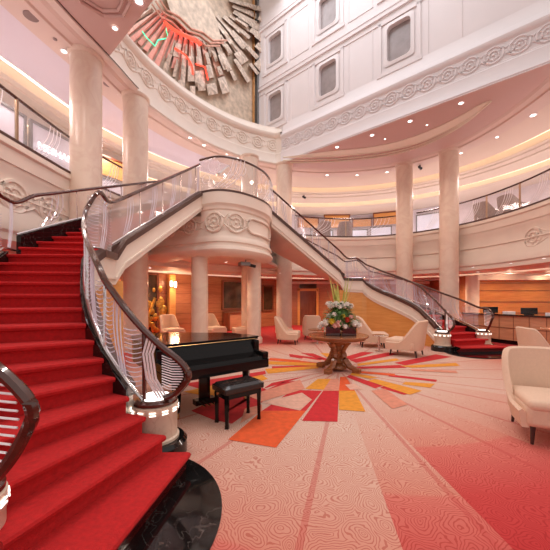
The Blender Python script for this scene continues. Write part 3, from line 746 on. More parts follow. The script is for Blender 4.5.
    def run(L, zb, ztop, seg, st, posts=True, gm='glass'):
        n = len(L)
        pk(MB().tube(cr([(*L[i], zb(i)+.02) for i in range(n)], 4), .017, 6).build('chrome_shoe', 'chrome', None, True))
        i = 0
        while i < n-1:
            j = min(i+seg, n-1); sub_ = L[i:j+1]
            pk(glassrun(sub_, lambda k: zb(i+k)+.04, lambda k: ztop(i+k)-.03, 'g', 0).build('glass_panel', gm))
            e = MB(); a, b = V(L[i]), V(L[j])
            za, zb_ = zb(i), zb(j); ht = ztop(i)-zb(i)
            def on(t):
                f = t*(j-i); k = min(int(f), j-i-1); return lerp(L[i+k], L[i+k+1], f-k)
            def base(t): return za+(zb_-za)*t
            for k in range(4):
                pts = []
                for q in range(9):
                    v = q/8; tt = max(.02, min(.98, .46+k*.055+.16*(v-.5)+.10*math.sin(v*PI)*(1 if k % 2 else .6)))
                    p = on(tt); pts.append((*p, base(tt)+.05+v*(ht-.1)))
                e.tube(pts, .0075, 4)
            if st:
                for q in range(13):
                    v = .10+.062*q
                    for (t0, t1) in ((.02, .40+.12*(v-.5)), (.74+.1*(v-.5), .97)):
                        if t1 < .9 and st == 1 and q > 10: continue
                        pts = []
                        zl = base((t0+t1)/2)+v*ht
                        for m3 in range(5):
                            tt = t0+(t1-t0)*m3/4; zz = zl-.02*math.sin(m3/4*PI)
                            if base(tt)+.05 < zz < base(tt)+ht-.04: pts.append((*on(tt), zz))
                        if len(pts) > 1: e.tube(pts, .0055, 4)
            pk(e.build('etched_lines', 'etch_film'))
            if posts and i > 0:
                pk(MB().tube([(*L[i], zb(i)), (*L[i], ztop(i))], .016, 6).build('post', 'chrome'))
            i = j
    run(ri[2:13], lambda i: RS*(i+3)+.08, lambda i: rz(i+2), 3, 2)
    run(ro[2:], lambda i: RS*(i+3)+.08, lambda i: rz(i+2), 3, 2)
    run(ri2, lambda i: ZL+RS*(i+1)+.08, lambda i: ZL+RS*(i+1)+.84, 3, 0, True, 'glass' if right else 'reflection_tint_glass')
    run(ro2, lambda i: ZL+RS*(i+1)+.20, lambda i: ZL+RS*(i+1)+.84, 4, 0)
    lo_ = [ro[13], ro2[0]]
    run(lo_, lambda i: ZL+.08, lambda i: ZL+.93, 1, 0)
    run([ri[12], ri[13], lerp(ri[13], ri2[0], .5), ri2[0]], lambda i: ZL+.06, lambda i: ZL+.90, 3, 2, True, 'glass' if right else 'reflection_tint_glass')
    # scroll infill: fan of bright stripes between handrail bulge and newel
    e = MB()
    for q in range(13):
        v = q/12; z = .70+.30*v; x1 = -.90-.10*abs(v-.45)-.12*max(0, .3-v)
        e.tube([(*tf((-1.12, 2.97), 0), z+.03), (*tf(((-1.12+x1)/2, 2.96), 0), z-.0), (*tf((x1, 2.955), 0), z)], .006, 4)
    pk(e.build('scroll_stripes', 'etched'))
    e = MB()
    for q in range(11):
        v = q/10; z = .74+.44*v; x1 = -1.35-.06*abs(v-.5)-.16*max(0, .35-v)
        e.tube([(*tf((-1.66, 1.6), 0), z+.02), (*tf((x1, 1.58), 0), z)], .007, 4)
    pk(e.build('scroll_stripes', 'etched'))
    e = MB()
    for q in range(4):
        e.tube([(*tf((-1.17+.03*q, 3.0), 0), .60), (*tf((-1.27+.03*q, 2.97), 0), .80), (*tf((-1.30+.03*q, 2.96), 0), 1.05), (*tf((-1.26+.035*q, 2.96), 0), 1.2)], .011, 5)
    pk(e.build('scroll_ribbons', 'etched', None, True))
    pk(MB().tube([(*tf((-1.30, 2.99), 0), .5), (*tf((-1.30, 2.98), 0), 1.25)], .022, 8).build('post', 'wood_rail'))
    # newels on black plinths
    for (c, nm, r_) in (((-1.235, 3.10), 'inner', .215), ((-1.70, 1.60), 'outer', .20)):
        x, y = tf(c, 0)
        nb = pk(MB().lathe((x, y, 0), [(r_+.10, 0), (r_+.10, .13), (r_+.07, .165)], 36).build('newel_plinth', 'black_marble', None, True))
        nw = pk(MB().lathe((x, y, 0), [(r_+.02, .165), (r_+.02, .19), (r_, .2), (r_, .42), (r_+.008, .43), (r_+.008, .52), (r_-.01, .53)], 36).build('newel', 'newel_marble', None, True))
        nt_ = pk(MB().lathe((x, y, 0), [(r_-.01, .53), (r_+.0, .535), (r_, .56), (r_-.04, .58)], 36).build('newel_cap', 'wood_rail', None, True))
        ld_ = pk(MB().lathe((x, y, 0), [(r_-.07, .582), (r_-.07, .592), (.02, .60)], 24).build('lamp_disc', 'lit', None, True))
        for k in range(12):
            an = 2*PI*k/12+.26
            for dz in (.462, .488):
                sl = MB().box((0, 0, 0), (.006, .060, .010), 0)
                sl.v = [((x+(r_+.012)*math.cos(an)+v[0]*math.cos(an)-v[1]*math.sin(an)), (y+(r_+.012)*math.sin(an)+v[0]*math.sin(an)+v[1]*math.cos(an)), dz+v[2]) for v in sl.v]
                pk(sl.build('light_slot', 'slot_lit'))
    # black marble riser and paving at the foot
    rs_ = MB(); a = [i1[0], o1[0], o1[1], i1[1]]; rs_.prism(a, .006, .155); pk(rs_.build('first_riser', 'black_marble'))
    if right:
        c = tf((-1.02, 2.2), 0); foot = [(c[0]+1.18*math.cos(q)*Nn.x*1.0+.85*math.sin(q)*Un.x, c[1]+1.18*math.cos(q)*Nn.y+.85*math.sin(q)*Un.y) for q in [2*PI*k/48 for k in range(48)]]
        pk(MB().prism(foot, .0, .03).build('foot_paving', 'black_marble'))
    else:
        c = (-1.32, 2.12); foot = [(c[0]+.93*math.cos(q), c[1]+.98*math.sin(q)) for q in [2*PI*k/72 for k in range(72)]]
        pk(MB().prism(foot, .0, .008).build('foot_paving', 'black_marble'))
    return t
stair('left', 'red carpeted curving staircase in the left foreground, climbing left past the camera')
stair('right', 'red carpeted staircase across the atrium at right, behind the flower table')

# ---------------------------------------------------------------- back walls, ground level
wa, wb = V((-9.5, 8.36)), V((.3, 17.7))
nW = V((.69, -.724))
def wallq(name, a, b, z0, z1, mat): return struct(MB().add([(a.x, a.y, z0), (b.x, b.y, z0), (b.x, b.y, z1), (a.x, a.y, z1)], [(0, 1, 2, 3)]).build(name, mat))
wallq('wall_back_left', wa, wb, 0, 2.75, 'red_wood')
def onwall(px):      # where the ray through picture column px meets the back-left wall
    d = (px-275)/300; t = (wa.x-d*wa.y)/(d*(wb-wa).y-(wb-wa).x); return wa+(wb-wa)*t
angw = math.atan2((wb-wa).y, (wb-wa).x)
gr = MB()
for z in (.45, .9, 1.35, 1.8, 2.25): 
    c = (wa+wb)/2+nW*.006; gr.box((c.x, c.y, z), ((wb-wa).length, .012, .018), angw)
struct(gr.build('trim_grooves', 'door_wood'))
def wallthing(name, label, cat, px0, px1, z0, z1, mat, frame=None, depth=.05, group=None):
    a, b = onwall(px0), onwall(px1); c = (a+b)/2+nW*(depth/2+.012); t = thing(name, label, cat, (c.x, c.y, z0), angw, group)
    w_ = (b-a).length
    MB().box((0, 0, (z1-z0)/2), (w_, depth, z1-z0)).build('panel', mat, t)
    if frame:
        f = MB()
        for (x, z, dx, dz) in ((-w_/2, (z1-z0)/2, .08, z1-z0+.08), (w_/2, (z1-z0)/2, .08, z1-z0+.08), (0, z1-z0, w_, .08), (0, .0, w_, .08)): f.box((x, -.02, z), (dx, depth+.03, dz))
        f.build('frame', frame, t)
    return t
wallthing('wall_mirror', 'dark framed wall recess above the counter behind the left columns', 'mirror', 222, 241, 1.05, 2.45, 'mirror_dark', 'door_wood')
wallthing('wall_mirror', 'narrow dark framed panel right of the lit balcony column', 'mirror', 262, 272, .9, 2.3, 'mirror_dark', 'door_wood')
wallthing('counter', 'low wooden counter under the dark wall recess', 'counter', 223, 242, 0, .85, 'desk_wood', 'door_wood', .5)
wallthing('pilaster', 'pale wooden pilaster carrying the twin wall lamps', 'pilaster', 167, 173, 0, 2.6, 'orange_wood', None, .25)
mg = wallthing('mosaic_panel', 'dark mirrored wall panel with golden tree shaped mosaic, behind the left handrail', 'artwork', 136, 157, 0, 2.6, 'mirror_dark', 'door_wood', .06)
g = MB(); random.seed(3)
for i in range(60):
    x = random.uniform(-.9, .9); z = random.uniform(.2, 2.0); 
    if abs(x) > .75-.3*(z-1.0)**2 + .2: continue
    rr = random.uniform(.05, .14); g.ball((x*.8, -.05, z), rr, 7, 5, (1, .25, 1.3))
g.tube([(-.1, -.07, 0), (0, -.07, .8), (-.15, -.07, 1.5), (-.3, -.07, 2.1)], .09, 6, flat=1); g.tube([(0, -.07, .8), (.3, -.07, 1.6)], .06, 6)
g.build('gold_mosaic', 'gold', mg)
def sconce(px, z, label):
    a = onwall(px)+nW*.32; t = thing('wall_lamp', label, 'lamp', (a.x, a.y, z), angw, 'twin wall lamps on the pilaster')
    MB().box((0, .01, 0), (.05, .03, .25)).build('back_plate', 'brass', t)
    MB().lathe((0, -.06, -.02), [(.03, -.08), (.055, -.05), (.055, .15), (.04, .16)], 12).build('lamp_shade', 'lit', t, True)
    lamp(a.x+nW.x*.25, a.y+nW.y*.25, z+.05, 9, (1, .6, .3), .05)
sconce(167.5, 2.18, 'left one of the twin glowing wall lamps on the pilaster'); sconce(171.5, 2.15, 'right one of the twin glowing wall lamps on the pilaster')
# straight-ahead wall with the closed door
wc, wd_ = V((.3, 17.7)), V((9.2, 17.9))
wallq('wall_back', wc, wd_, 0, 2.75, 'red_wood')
struct(MB().box((4.7, 17.8, 2.5), (8.8, .3, .14)).build('trim_2', 'cream'))
dr = MB().box((1.95, 17.74, 1.0), (1.0, .06, 2.0)); do = struct(dr.build('door_1', 'door_wood'))
f = MB()
for (x, z, dx, dz) in ((1.4, 1.1, .14, 2.2), (2.5, 1.1, .14, 2.2), (1.95, 2.08, 1.2, .12)): f.box((x, 17.70, z), (dx, .1, dz))
struct(f.build('trim_3', 'orange_wood'))
MB().box((1.95, 17.74, 2.33), (1.0, .06, .3)).build('transom', 'mirror_dark', do)
MB().ball((1.55, 17.66, 1.0), .03).build('door_handle', 'brass', do)
dd = MB().box((.45, 17.55, 1.1), (.5, .06, 2.2)); struct(dd.build('door_2', 'mirror_dark'))
for x in (3.1, 4.4, 5.7):
    f = MB().box((x, 17.78, 1.2), (.05, .03, 2.4)); struct(f.build('trim_4', 'door_wood'))

# right hand reception: wall, bulkhead, desk
wallq('wall_reception', V((9.2, 14.2)), V((18, 13.6)), 0, 2.75, 'orange_wood')
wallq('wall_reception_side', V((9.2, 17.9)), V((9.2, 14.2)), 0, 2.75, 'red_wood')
gr = MB()
for z in (.9, 1.42, 1.94, 2.3): gr.box((13.6, 13.88, z), (8.9, .02, .02), -.068)
struct(gr.build('trim_5', 'door_wood'))
struct(MB().box((13.6, 13.62, 2.55), (9.0, .55, .26), -.068).build('trim_bulkhead', 'cream'))
for x, pw in ((10.2, 14), (11.9, 14), (13.7, 14), (15.4, 10)):
    lamp(x, 13.2, 2.56, 16, (1, .62, .28), .06, 'SPOT')
    lamp(x, 13.05, 2.50, 5, (1, .75, .5), .05)
t = thing('pilaster', 'white lit pilaster between the orange reception panels', 'pilaster', (8.75, 13.3, 0))
MB().lathe((0, 0, 0), [(.26, 0), (.26, 2.6)], 28).build('shaft', 'column_marble', t, True); MB().lathe((0, 0, 0), [(.3, 0), (.3, .12), (.27, .14)], 28).build('base', 'column_marble', t, True)
da, db = V((6.95, 12.0)), V((9.2, 8.6))
dpth = cr([(7.45, 11.9), (7.85, 10.9), (8.35, 9.8), (8.95, 8.7), (9.6, 7.6)], 6)
desk = thing('reception_desk', 'long wooden reception desk with square panelled front and dark top at the right', 'desk', (8.3, 10, 0))
dk = lambda o: parent_keep(o, desk)
dk(MB().sweep(dpth, [(0, .14), (0, .98), (.6, .98), (.6, .14)], True).build('body', 'desk_wood'))
dk(MB().sweep(dpth, [(.05, 0), (.05, .14), (.5, .14), (.5, 0)], True).build('plinth', 'black_lacquer'))
dk(MB().sweep(dpth, [(-.06, .98), (-.06, 1.03), (.66, 1.03), (.66, .98)], True).build('desktop', 'desk_top'))
L_ = arclen(dpth)[-1]; g = MB()
for k in range(int(L_/.45)+1):
    p, tt = along(dpth, k*.45); g.box((p.x+tt.y*.004, p.y-tt.x*.004, .56), (.012, .012, .84), math.atan2(tt.y, tt.x))
g.sweep(dpth, [(-.012, .55), (-.012, .57), (.0, .57), (.0, .55)], True)
dk(g.build('panel_joints', 'door_wood'))
mon0 = None
for k, (s, lb) in enumerate(((.85, 'black flat monitor at the far end of the reception desk'), (2.1, 'black flat monitor in the middle of the reception desk'), (3.35, 'black flat monitor on the reception desk nearest the right edge'))):
    p, tt = along(dpth, s); nn = V((-tt.y, tt.x)); q = p+nn*.33
    if not mon0:
        m = mon0 = thing('monitor', lb, 'monitor', (q.x, q.y, 1.03), 0, 'monitors on the reception desk')
        MB().box((0, 0, .01), (.22, .16, .02)).build('stand', 'screen_black', m); MB().box((0, .02, .09), (.04, .03, .16)).build('neck', 'screen_black', m)
        MB().box((0, 0, .13), (.50, .04, .22)).build('screen', 'screen_black', m, bevel=.006)
    else: m = copy_tree(mon0); m['label'] = lb
    m.location = (q.x, q.y, 1.03); m.rotation_euler.z = -.15
for k, (s, lb) in enumerate(((1.5, 'white paper tray between the first two monitors'), (2.75, 'white paper tray between the last two monitors'))):
    p, tt = along(dpth, s); nn = V((-tt.y, tt.x)); q = p+nn*.3
    tag(MB().box((q.x, q.y, 1.08), (.3, .22, .10)).build('paper_tray', 'etched', None, bevel=.01), lb, 'tray', 'paper trays on the desk')

# side enclosing walls
wallq('wall_left', V((-13, 0)), V((-9.5, 8.36)), 0, 7.4, 'cream')

# ---------------------------------------------------------------- upper deck back walls, shops
Eo = E
uw = MB().sweep(E, [(5.6, H), (5.6, 7.4)]); struct(uw.build('wall_upper', 'lilac_ceiling'))
def up_at(px, off):      # point of the offset deck line seen in picture column px
    best = None
    for i in range(1, len(E)-1):
        t = (E[i+1]-E[i-1]).normalized(); q = E[i]+V((-t.y, t.x))*off; d = abs(q.x/q.y*300+275-px)
        if best is None or d < best[0]: best = (d, q, t)
    return best[1], best[2]
def shop(px, w_, z0, z1, mat, name, label, cat, off=5.45, group=None, parts=True):
    q, t = up_at(px, off); a = math.atan2(t.y, t.x); o = thing(name, label, cat, (q.x, q.y, z0), a, group)
    MB().box((0, 0, (z1-z0)/2), (w_, .06, z1-z0)).build('pane' if cat == 'window' else 'panel', mat, o)
    f = MB()
    for (x, z, dx, dz) in ((-w_/2, (z1-z0)/2, .07, z1-z0+.07), (w_/2, (z1-z0)/2, .07, z1-z0+.07), (0, z1-z0, w_, .07)): f.box((x, -.03, z), (dx, .08, dz))
    f.build('frame', 'grey_metal' if cat == 'window' else 'door_wood', o)
    return o
shop(322, 1.5, H, 6.2, 'shop_glow', 'shop_window', 'bright shop window on the upper deck behind the left grey armchair', 'window', group='upper deck shop windows')
shop(356, 1.9, H, 6.2, 'shop_glow', 'shop_window', 'bright shop window on the upper deck behind the right grey armchair', 'window', group='upper deck shop windows')
shop(384, 1.3, H, 6.3, 'shop_glow', 'shop_window', 'bright shop window on the upper deck just left of the right columns', 'window', group='upper deck shop windows')
shop(428, 1.6, H, 6.8, 'shop_glow', 'shop_window', 'bright shop window seen between the two right hand columns', 'window', group='upper deck shop windows')
shop(334, 1.7, 6.35, 7.2, 'orange_wood', 'wood_panel', 'orange wooden wall panel high on the upper deck above the left grey armchair', 'panel', 5.3, 'upper deck wood panels')
shop(390, 2.0, 6.4, 7.2, 'orange_wood', 'wood_panel', 'orange wooden wall panel on the upper deck left of the right columns', 'panel', 5.3, 'upper deck wood panels')
shop(305, 1.4, 6.35, 7.0, 'orange_wood', 'wood_panel', 'orange wooden wall panel on the upper deck near the corner column', 'panel', 5.35, 'upper deck wood panels')
shop(362, 1.2, 6.4, 6.9, 'orange_wood', 'wood_panel', 'long orange wooden strip between two raised wood panels on the upper deck', 'panel', 5.36, 'upper deck wood panels')
shop(218, 2.0, H, 6.0, 'orange_wood', 'wood_panel', 'orange wooden wall seen through the round balcony glass', 'panel', 3.5, 'upper deck wood panels')
shop(181, 1.0, H, 6.2, 'shop_glow', 'shop_window', 'bright shop window seen through the glass of the left upper flight', 'window', 3.6, 'upper deck shop windows')
shop(156, .9, H, 6.2, 'shop_glow', 'shop_window', 'bright shop window behind the second column from the left', 'window', 3.6, 'upper deck shop windows')
shop(110, 2.4, 6.3, 7.0, 'orange_wood', 'wood_panel', 'orange glowing wooden bulkhead between the two left columns', 'panel', 2.7, 'upper deck wood panels')
sh = shop(60, 1.5, H, 6.7, 'shop_grey', 'shop_window', 'pale shop front with illuminated lettering at the far left of the upper deck', 'window', 2.2, 'upper deck shop windows')
shop(2, 1.3, H, 6.7, 'shop_grey', 'shop_window', 'pale shop front at the left edge of the upper deck', 'window', 2.2, 'upper deck shop windows')
shop(112, 1.3, H, 6.2, 'shop_grey', 'shop_window', 'pale shop front between the two left columns', 'window', 2.8, 'upper deck shop windows')
tc = bpy.data.curves.new('shop_lettering', 'FONT'); tc.body = 'MESHAN'; tc.size = .29; tc.extrude = .02; tc.align_x = 'CENTER'
to = bpy.data.objects.new('shop_lettering', tc); col.objects.link(to); to.data.materials.append(MATS['sign_white'])
to.parent = sh; to.location = (-.05, -.12, 1.34); to.rotation_euler = (PI/2, 0, 0)

# ---------------------------------------------------------------- chairs
def armchair(name, label, fabric, w_=.80, d_=.78, hb=.95, hs=.44, arm=.52, flare=.06, leg_h=.16, legs=True, group=None, wing=1.6, th=.065, base=.17):
    t = thing(name, label, 'armchair', (0, 0, 0), 0, group)
    n, m = 32, 9; vs = []; fs = []
    def plan(u, z, inset):
        # u in -1..1 : left arm front -> back -> right arm front ; chair faces -y
        f = (z-base)/(hb-base); hw = w_/2-inset+flare*f; bd = d_/2-inset*1.0+.10*f
        L1 = d_*.62; L2 = w_*.9; tot = 2*L1+L2; s = (u+1)/2*tot
        r_ = .20
        # superellipse-like U
        a = PI*(u*.5)    # -90..90deg
        x = hw*math.copysign(abs(math.sin(a))**.62, math.sin(a)); yb = math.cos(a)
        y = -d_/2+.02+(d_-.04)*(abs(yb)**.55) - inset*(yb > .3)*1.0
        y = min(y, d_/2-inset)+.10*f*yb
        return x, y
    def top(u):
        a = abs(u); k = max(0, (a-.34)/.62); k = k*k*(3-2*k)
        return hb-(hb-arm)*min(1, k*1.05)-.03*a
    for i in range(n+1):
        u = -1+2*i/n; zt = top(u)
        ring = []
        for j in range(m): z = base+(zt-base)*j/(m-1); ring.append((*plan(u, z, 0), z))
        x0, y0 = plan(u, zt, 0); x1, y1 = plan(u, zt, th)
        ring.append(((x0+x1)/2, (y0+y1)/2, zt+th*.35))
        for j in range(m-1, -1, -1): z = base+(zt-base)*j/(m-1); ring.append((*plan(u, z, th), z))
        vs += ring
    k = 2*m+1
    for i in range(n):
        for j in range(k): fs.append((i*k+j, i*k+(j+1) % k, (i+1)*k+(j+1) % k, (i+1)*k+j))
    fs += [tuple(range(k)), tuple(n*k+j for j in range(k))[::-1]]
    MB().add(vs, fs).build('shell_back', fabric, t, True)
    sw = w_-2*th+.06; sd = d_-.12
    MB().box((0, -.07, (base+hs)/2-.0), (sw, sd, hs-base-.02)).build('seat_base', fabric, t, True, bevel=.05)
    MB().box((0, -.09, hs-.02), (sw-.02, sd-.02, .13)).build('seat_cushion', fabric, t, True, bevel=.055)
    if legs:
        for sx in (-1, 1):
            for sy in (-1, 1):
                x, y = sx*(w_/2-.13), sy*(d_/2-.12)
                MB().tube([(x+sx*.02, y+sy*.03, 0), (x, y, base+.02)], [.016, .028], 8).build('leg', 'dark_wood', t)
    else:
        MB().box((0, -.03, .06), (w_-.2, d_-.2, .12)).build('plinth', 'dark_wood', t)
    return t
def put(o, x, y, rz): o.location = (x, y, 0); o.rotation_euler.z = rz; return o
a1 = armchair('armchair', 'large cream armchair with dark tapered legs in the right foreground, cut by the picture edge', 'cream_fabric', .86, .84, .95, .46, .40, .13, group='cream armchairs', base=.2)
def facing(dx, dy): return math.atan2(dx, -dy)      # local -y turned towards (dx,dy)
put(a1, 3.24, 3.46, facing(-.40, -.92))
def chair_at(x, y, dx, dy, label, src=None):
    c = copy_tree(src or cB); c['label'] = label; return put(c, x, y, facing(dx, dy))
cB = armchair('armchair', 'cream armchair behind the large one at the right, seen from its back', 'cream_fabric', .76, .80, .93, .40, .38, .04, group='cream armchairs', wing=1)
put(cB, 6.0, 6.7, facing(1, -.12))
chair_at(.45, 10.6, .98, -.2, 'cream slipper armchair in profile left of the flower table, facing right')
chair_at(1.45, 11.7, .15, 1, 'tan armchair seen from behind, just left of the flower arrangement')
cE = chair_at(3.22, 9.95, 1, -.2, 'cream armchair right of the flower vase, facing right towards a small table')
cF = chair_at(3.70, 8.45, -.75, .65, 'cream armchair with its curved back to us, left of the right stair foot')
cE.scale = cF.scale = (1.13, 1.13, 1.05)
chair_at(-1.25, 11.9, -.95, -.3, 'cream armchair leaning back between the two balcony columns')
chair_at(-2.5, 12.2, .6, -.5, 'cream armchair right behind the left balcony column')
chair_at(-4.0, 11.6, .7, -.7, 'low cream armchair under the twin wall lamps behind the piano')
def side_table(label, x, y, r_, h, top, grp=None):
    t = thing('side_table', label, 'table', (x, y, 0), 0, grp)
    MB().lathe((0, 0, h-.03), [(r_-.01, 0), (r_, .01), (r_, .025), (r_-.01, .03)], 28).build('tabletop', top, t, True)
    MB().lathe((0, 0, 0), [(.03, .02), (.025, h-.03)], 10).build('pedestal', 'chrome', t, True)
    MB().lathe((0, 0, 0), [(r_*.6, 0), (r_*.6, .015), (.03, .03)], 24).build('foot', 'chrome', t, True)
    return t
side_table('small chrome table between the two cream armchairs right of the flowers', 3.12, 9.0, .2, .5, 'chrome')
side_table('round wooden side table at the right edge in front of the reception desk', 7.55, 8.05, .34, .78, 'desk_wood')
side_table('small wooden table between the profile armchair and the flower table', 1.5, 10.6, .34, .5, 'table_wood')

# upper deck lounge seats
g1 = None
for (px, off_, lb) in ((323, .9, 'grey tub chair on the upper deck, left one above the right stair'), (347, .9, 'grey tub chair on the upper deck, right one above the flowers'),
                       (487, 1.0, 'grey tub chair behind the upper balustrade, just right of the right column'), (510, 1.0, 'grey tub chair behind the upper balustrade near the right edge')):
    q, tt = up_at(px, off_)
    if not g1: g1 = armchair('tub_chair', lb, 'grey_fabric', .8, .75, .92, .42, .6, .02, legs=False, group='grey tub chairs on the upper deck'); c = g1
    else: c = copy_tree(g1); c['label'] = lb
    c.location = (q.x, q.y, H); c.rotation_euler.z = math.atan2(tt.y, tt.x)+PI+random.uniform(-.4, .4)

# ---------------------------------------------------------------- flower table
tb = thing('centre_table', 'round carved wooden pedestal table in the middle of the sunburst carpet', 'table', (1.4, 6.67, 0))
MB().lathe((0, 0, 0), [(.40, .66), (.58, .69), (.60, .70), (.60, .735), (.655, .745), (.665, .76), (.665, .775), (.655, .785)], 8*6).build('tabletop', 'table_wood', tb, True)
MB().lathe((0, 0, 0), [(.08, .14), (.13, .18), (.07, .26), (.10, .34), (.12, .40), (.08, .46), (.10, .54), (.30, .64), (.34, .67)], 28).build('pedestal', 'table_wood', tb, True)
MB().lathe((0, 0, 0), [(.20, .05), (.21, .08), (.18, .12), (.12, .15)], 8).build('base_block', 'table_wood', tb)
for k in range(4):
    a = PI/4+k*PI/2+.1; dx, dy = math.cos(a), math.sin(a)
    pts = cr([(.46, 0, .04), (.40, 0, .075), (.28, 0, .12), (.17, 0, .26), (.13, 0, .42), (.19, 0, .55), (.27, 0, .64)], 4)
    sc = MB(); sc.tube([(p.x*dx, p.y+p.x*dy, p.z) for p in pts], [.06]*8+[.07]*8+[.05]*9, 6)
    sc.box((.44*dx, .44*dy, .05), (.16, .12, .10), a)
    sc.build('scroll_leg', 'table_wood', tb, bevel=.004)
fa = thing('flower_arrangement', 'tall arrangement of white and pink blooms in dark red boxes on the round table', 'flowers', (1.43, 6.62, .785))
for sx in (-1, 1):
    vb = MB().box((sx*.175, 0, .10), (.31, .30, .20)); vb.build('glass_vase', 'vase_glass', fa, bevel=.01)
random.seed(11)
lf = MB()
def leaf(mb, base, dr, L, wd, droop=.3, seg=4):
    dr = V(dr).normalized(); sd = dr.cross(V((0, 0, 1))); sd = sd.normalized() if sd.length > .05 else V((1, 0, 0))
    vs = []
    for i in range(seg+1):
        t = i/seg; p = V(base)+dr*L*t+V((0, 0, -droop*L*t*t)); ww = wd*math.sin(PI*(.12+.88*t)) if t < 1 else .002
        vs += [p-sd*ww, p+V((0, 0, ww*.3)), p+sd*ww]
    fs = []
    for i in range(seg): fs += [(3*i, 3*i+1, 3*i+4, 3*i+3), (3*i+1, 3*i+2, 3*i+5, 3*i+4)]
    mb.add(vs, fs)
for i in range(330):
    a = random.uniform(0, 2*PI); z = random.uniform(.16, .68); rad = .30*(1-abs(z-.34)/.62)*random.uniform(.5, 1)
    leaf(lf, (rad*math.cos(a)*1.1, rad*math.sin(a)*.8, z), (math.cos(a), math.sin(a), random.uniform(-.2, .9)), random.uniform(.09, .2), random.uniform(.015, .035), random.uniform(.1, .6))
lf.ball((0, 0, .36), .24, 12, 8, (1, .8, 1.1))
o = lf.build('foliage', 'leaf', fa); o['kind'] = 'stuff'
lf = MB()
for i in range(24):
    a = random.uniform(0, 2*PI); r0 = random.uniform(0, .16)
    leaf(lf, (r0*math.cos(a), r0*math.sin(a)*.6, .55), (math.cos(a)*random.uniform(.1, .42), math.sin(a)*.2, 1), random.uniform(.5, .82), random.uniform(.014, .024), .02)
lf.build('tall_blades', 'leaf_yellow', fa)
def bloom(x, y, z, r_, mat):
    r_ *= 1.25; b = MB(); b.ball((x, y, z), r_*.55, 8, 5)
    for k in range(22):
        a = k*2.4; el = -.2+1.5*(k/22); d = V((math.cos(a)*math.cos(el), math.sin(a)*math.cos(el), math.sin(el)))
        leaf(b, V((x, y, z))+d*r_*.3, d, r_*.75, r_*.28, .1, 3)
    b.build('bloom', mat, fa, True)
for i in range(15):
    a = i*2*PI/15; bloom(.24*math.cos(a)+random.uniform(-.03, .03), .17*math.sin(a), .63+random.uniform(-.04, .05), .065, 'petal_white')
for i in range(5): bloom(random.uniform(-.12, .12), random.uniform(-.1, .05), .68, .065, 'petal_white')
for (x, y, z, r_, m_) in [(-.33, -.16, .27, .09, 'petal_white'), (-.40, -.05, .22, .08, 'petal_white'), (-.22, -.24, .30, .08, 'petal_yellow'), (-.08, -.27, .25, .09, 'petal_pink'), (-.16, -.28, .22, .07, 'petal_pink'),
                          (.10, -.26, .34, .07, 'petal_red'), (.26, -.22, .26, .085, 'petal_white'), (.36, -.14, .22, .08, 'petal_white'), (-.16, -.2, .45, .06, 'petal_white'), (.40, -.02, .20, .07, 'petal_white'),
                          (-.25, -.1, .42, .06, 'petal_white'), (.2, -.2, .40, .05, 'petal_pink'), (.02, -.24, .42, .05, 'petal_yellow'), (-.44, 0, .16, .06, 'petal_white'), (.05, -.29, .2, .06, 'petal_white')]:
    bloom(x, y, z, r_, m_)

# ---------------------------------------------------------------- grand piano
pang = math.atan2(.62, .785)
pn = thing('grand_piano', 'black lacquered grand piano with closed lid behind the left stair newel', 'piano', (-1.33, 3.52, 0), pang)
W_ = 1.57; LEN = 1.55
out = [(0, .30), (W_, .30), (W_, .75), (W_-.03, 1.0), (W_-.16, 1.2), (W_-.45, 1.36), (.85, LEN+.25), (.62, LEN+.33), (.3, LEN+.30), (.08, LEN+.15), (0, LEN-.1)]
outc = [V((0, .30)), V((W_, .30))]+cr([(W_, .6), (W_-.03, 1.0), (W_-.18, 1.22), (W_-.48, 1.42), (.82, LEN+.22), (.55, LEN+.33), (.25, LEN+.28), (.06, LEN+.1), (0, LEN-.2)], 4)
MB().prism([(p.x, p.y) for p in outc], .62, .95).build('case', 'black_lacquer', pn, bevel=.01)
lidp = [V((-.02, .30)), V((W_+.02, .30))]+[V((p.x+(.02 if p.x > .7 else -.02), p.y+.01)) for p in outc[2:]]
MB().prism([(p.x, p.y) for p in lidp], .955, .985).build('lid', 'black_lacquer', pn, bevel=.006)
MB().prism([(-.02, .28), (W_+.02, .28), (W_+.02, .62), (-.02, .62)], .986, 1.005).build('front_lid', 'black_lacquer', pn, bevel=.005)
MB().box((W_/2, .15, .635), (W_, .32, .13)).build('keybed', 'black_lacquer', pn, bevel=.008)
MB().add([(.1, .01, .70), (W_-.1, .01, .70), (W_-.1, .02, .745), (.1, .02, .745), (.1, .24, .775), (W_-.1, .24, .775), (.1, .30, .95), (W_-.1, .30, .95), (.1, .31, .7), (W_-.1, .31, .7)],
         [(0, 1, 2, 3), (3, 2, 5, 4), (4, 5, 7, 6), (6, 7, 9, 8), (0, 8, 9, 1), (0, 3, 4, 6, 8), (1, 9, 7, 5, 2)]).build('fallboard', 'black_lacquer', pn)
for x in (.05, W_-.05):
    MB().prism([(x-.05, -.01), (x+.05, -.01), (x+.05, .3), (x-.05, .3)], .70, .80).build('key_cheek', 'black_lacquer', pn, bevel=.02)
    MB().box((x, .28, .86), (.10, .10, .18)).build('cheek_block', 'black_lacquer', pn, bevel=.02)
MB().tube([(.05, .275, .968), (W_-.05, .275, .968)], .006, 5).build('lid_hinge', 'brass', pn)
for (x, y) in ((.30, .33), (W_-.14, .40), (.5, LEN+.1)):
    lg = MB().tube([(x, y, .08), (x, y, .3), (x, y, .62)], [.045, .06, .08], 4).build('leg', 'black_lacquer', pn)
    MB().lathe((x, y, 0), [(.03, 0), (.04, .03), (.03, .08)], 12).build('caster', 'brass', lg)
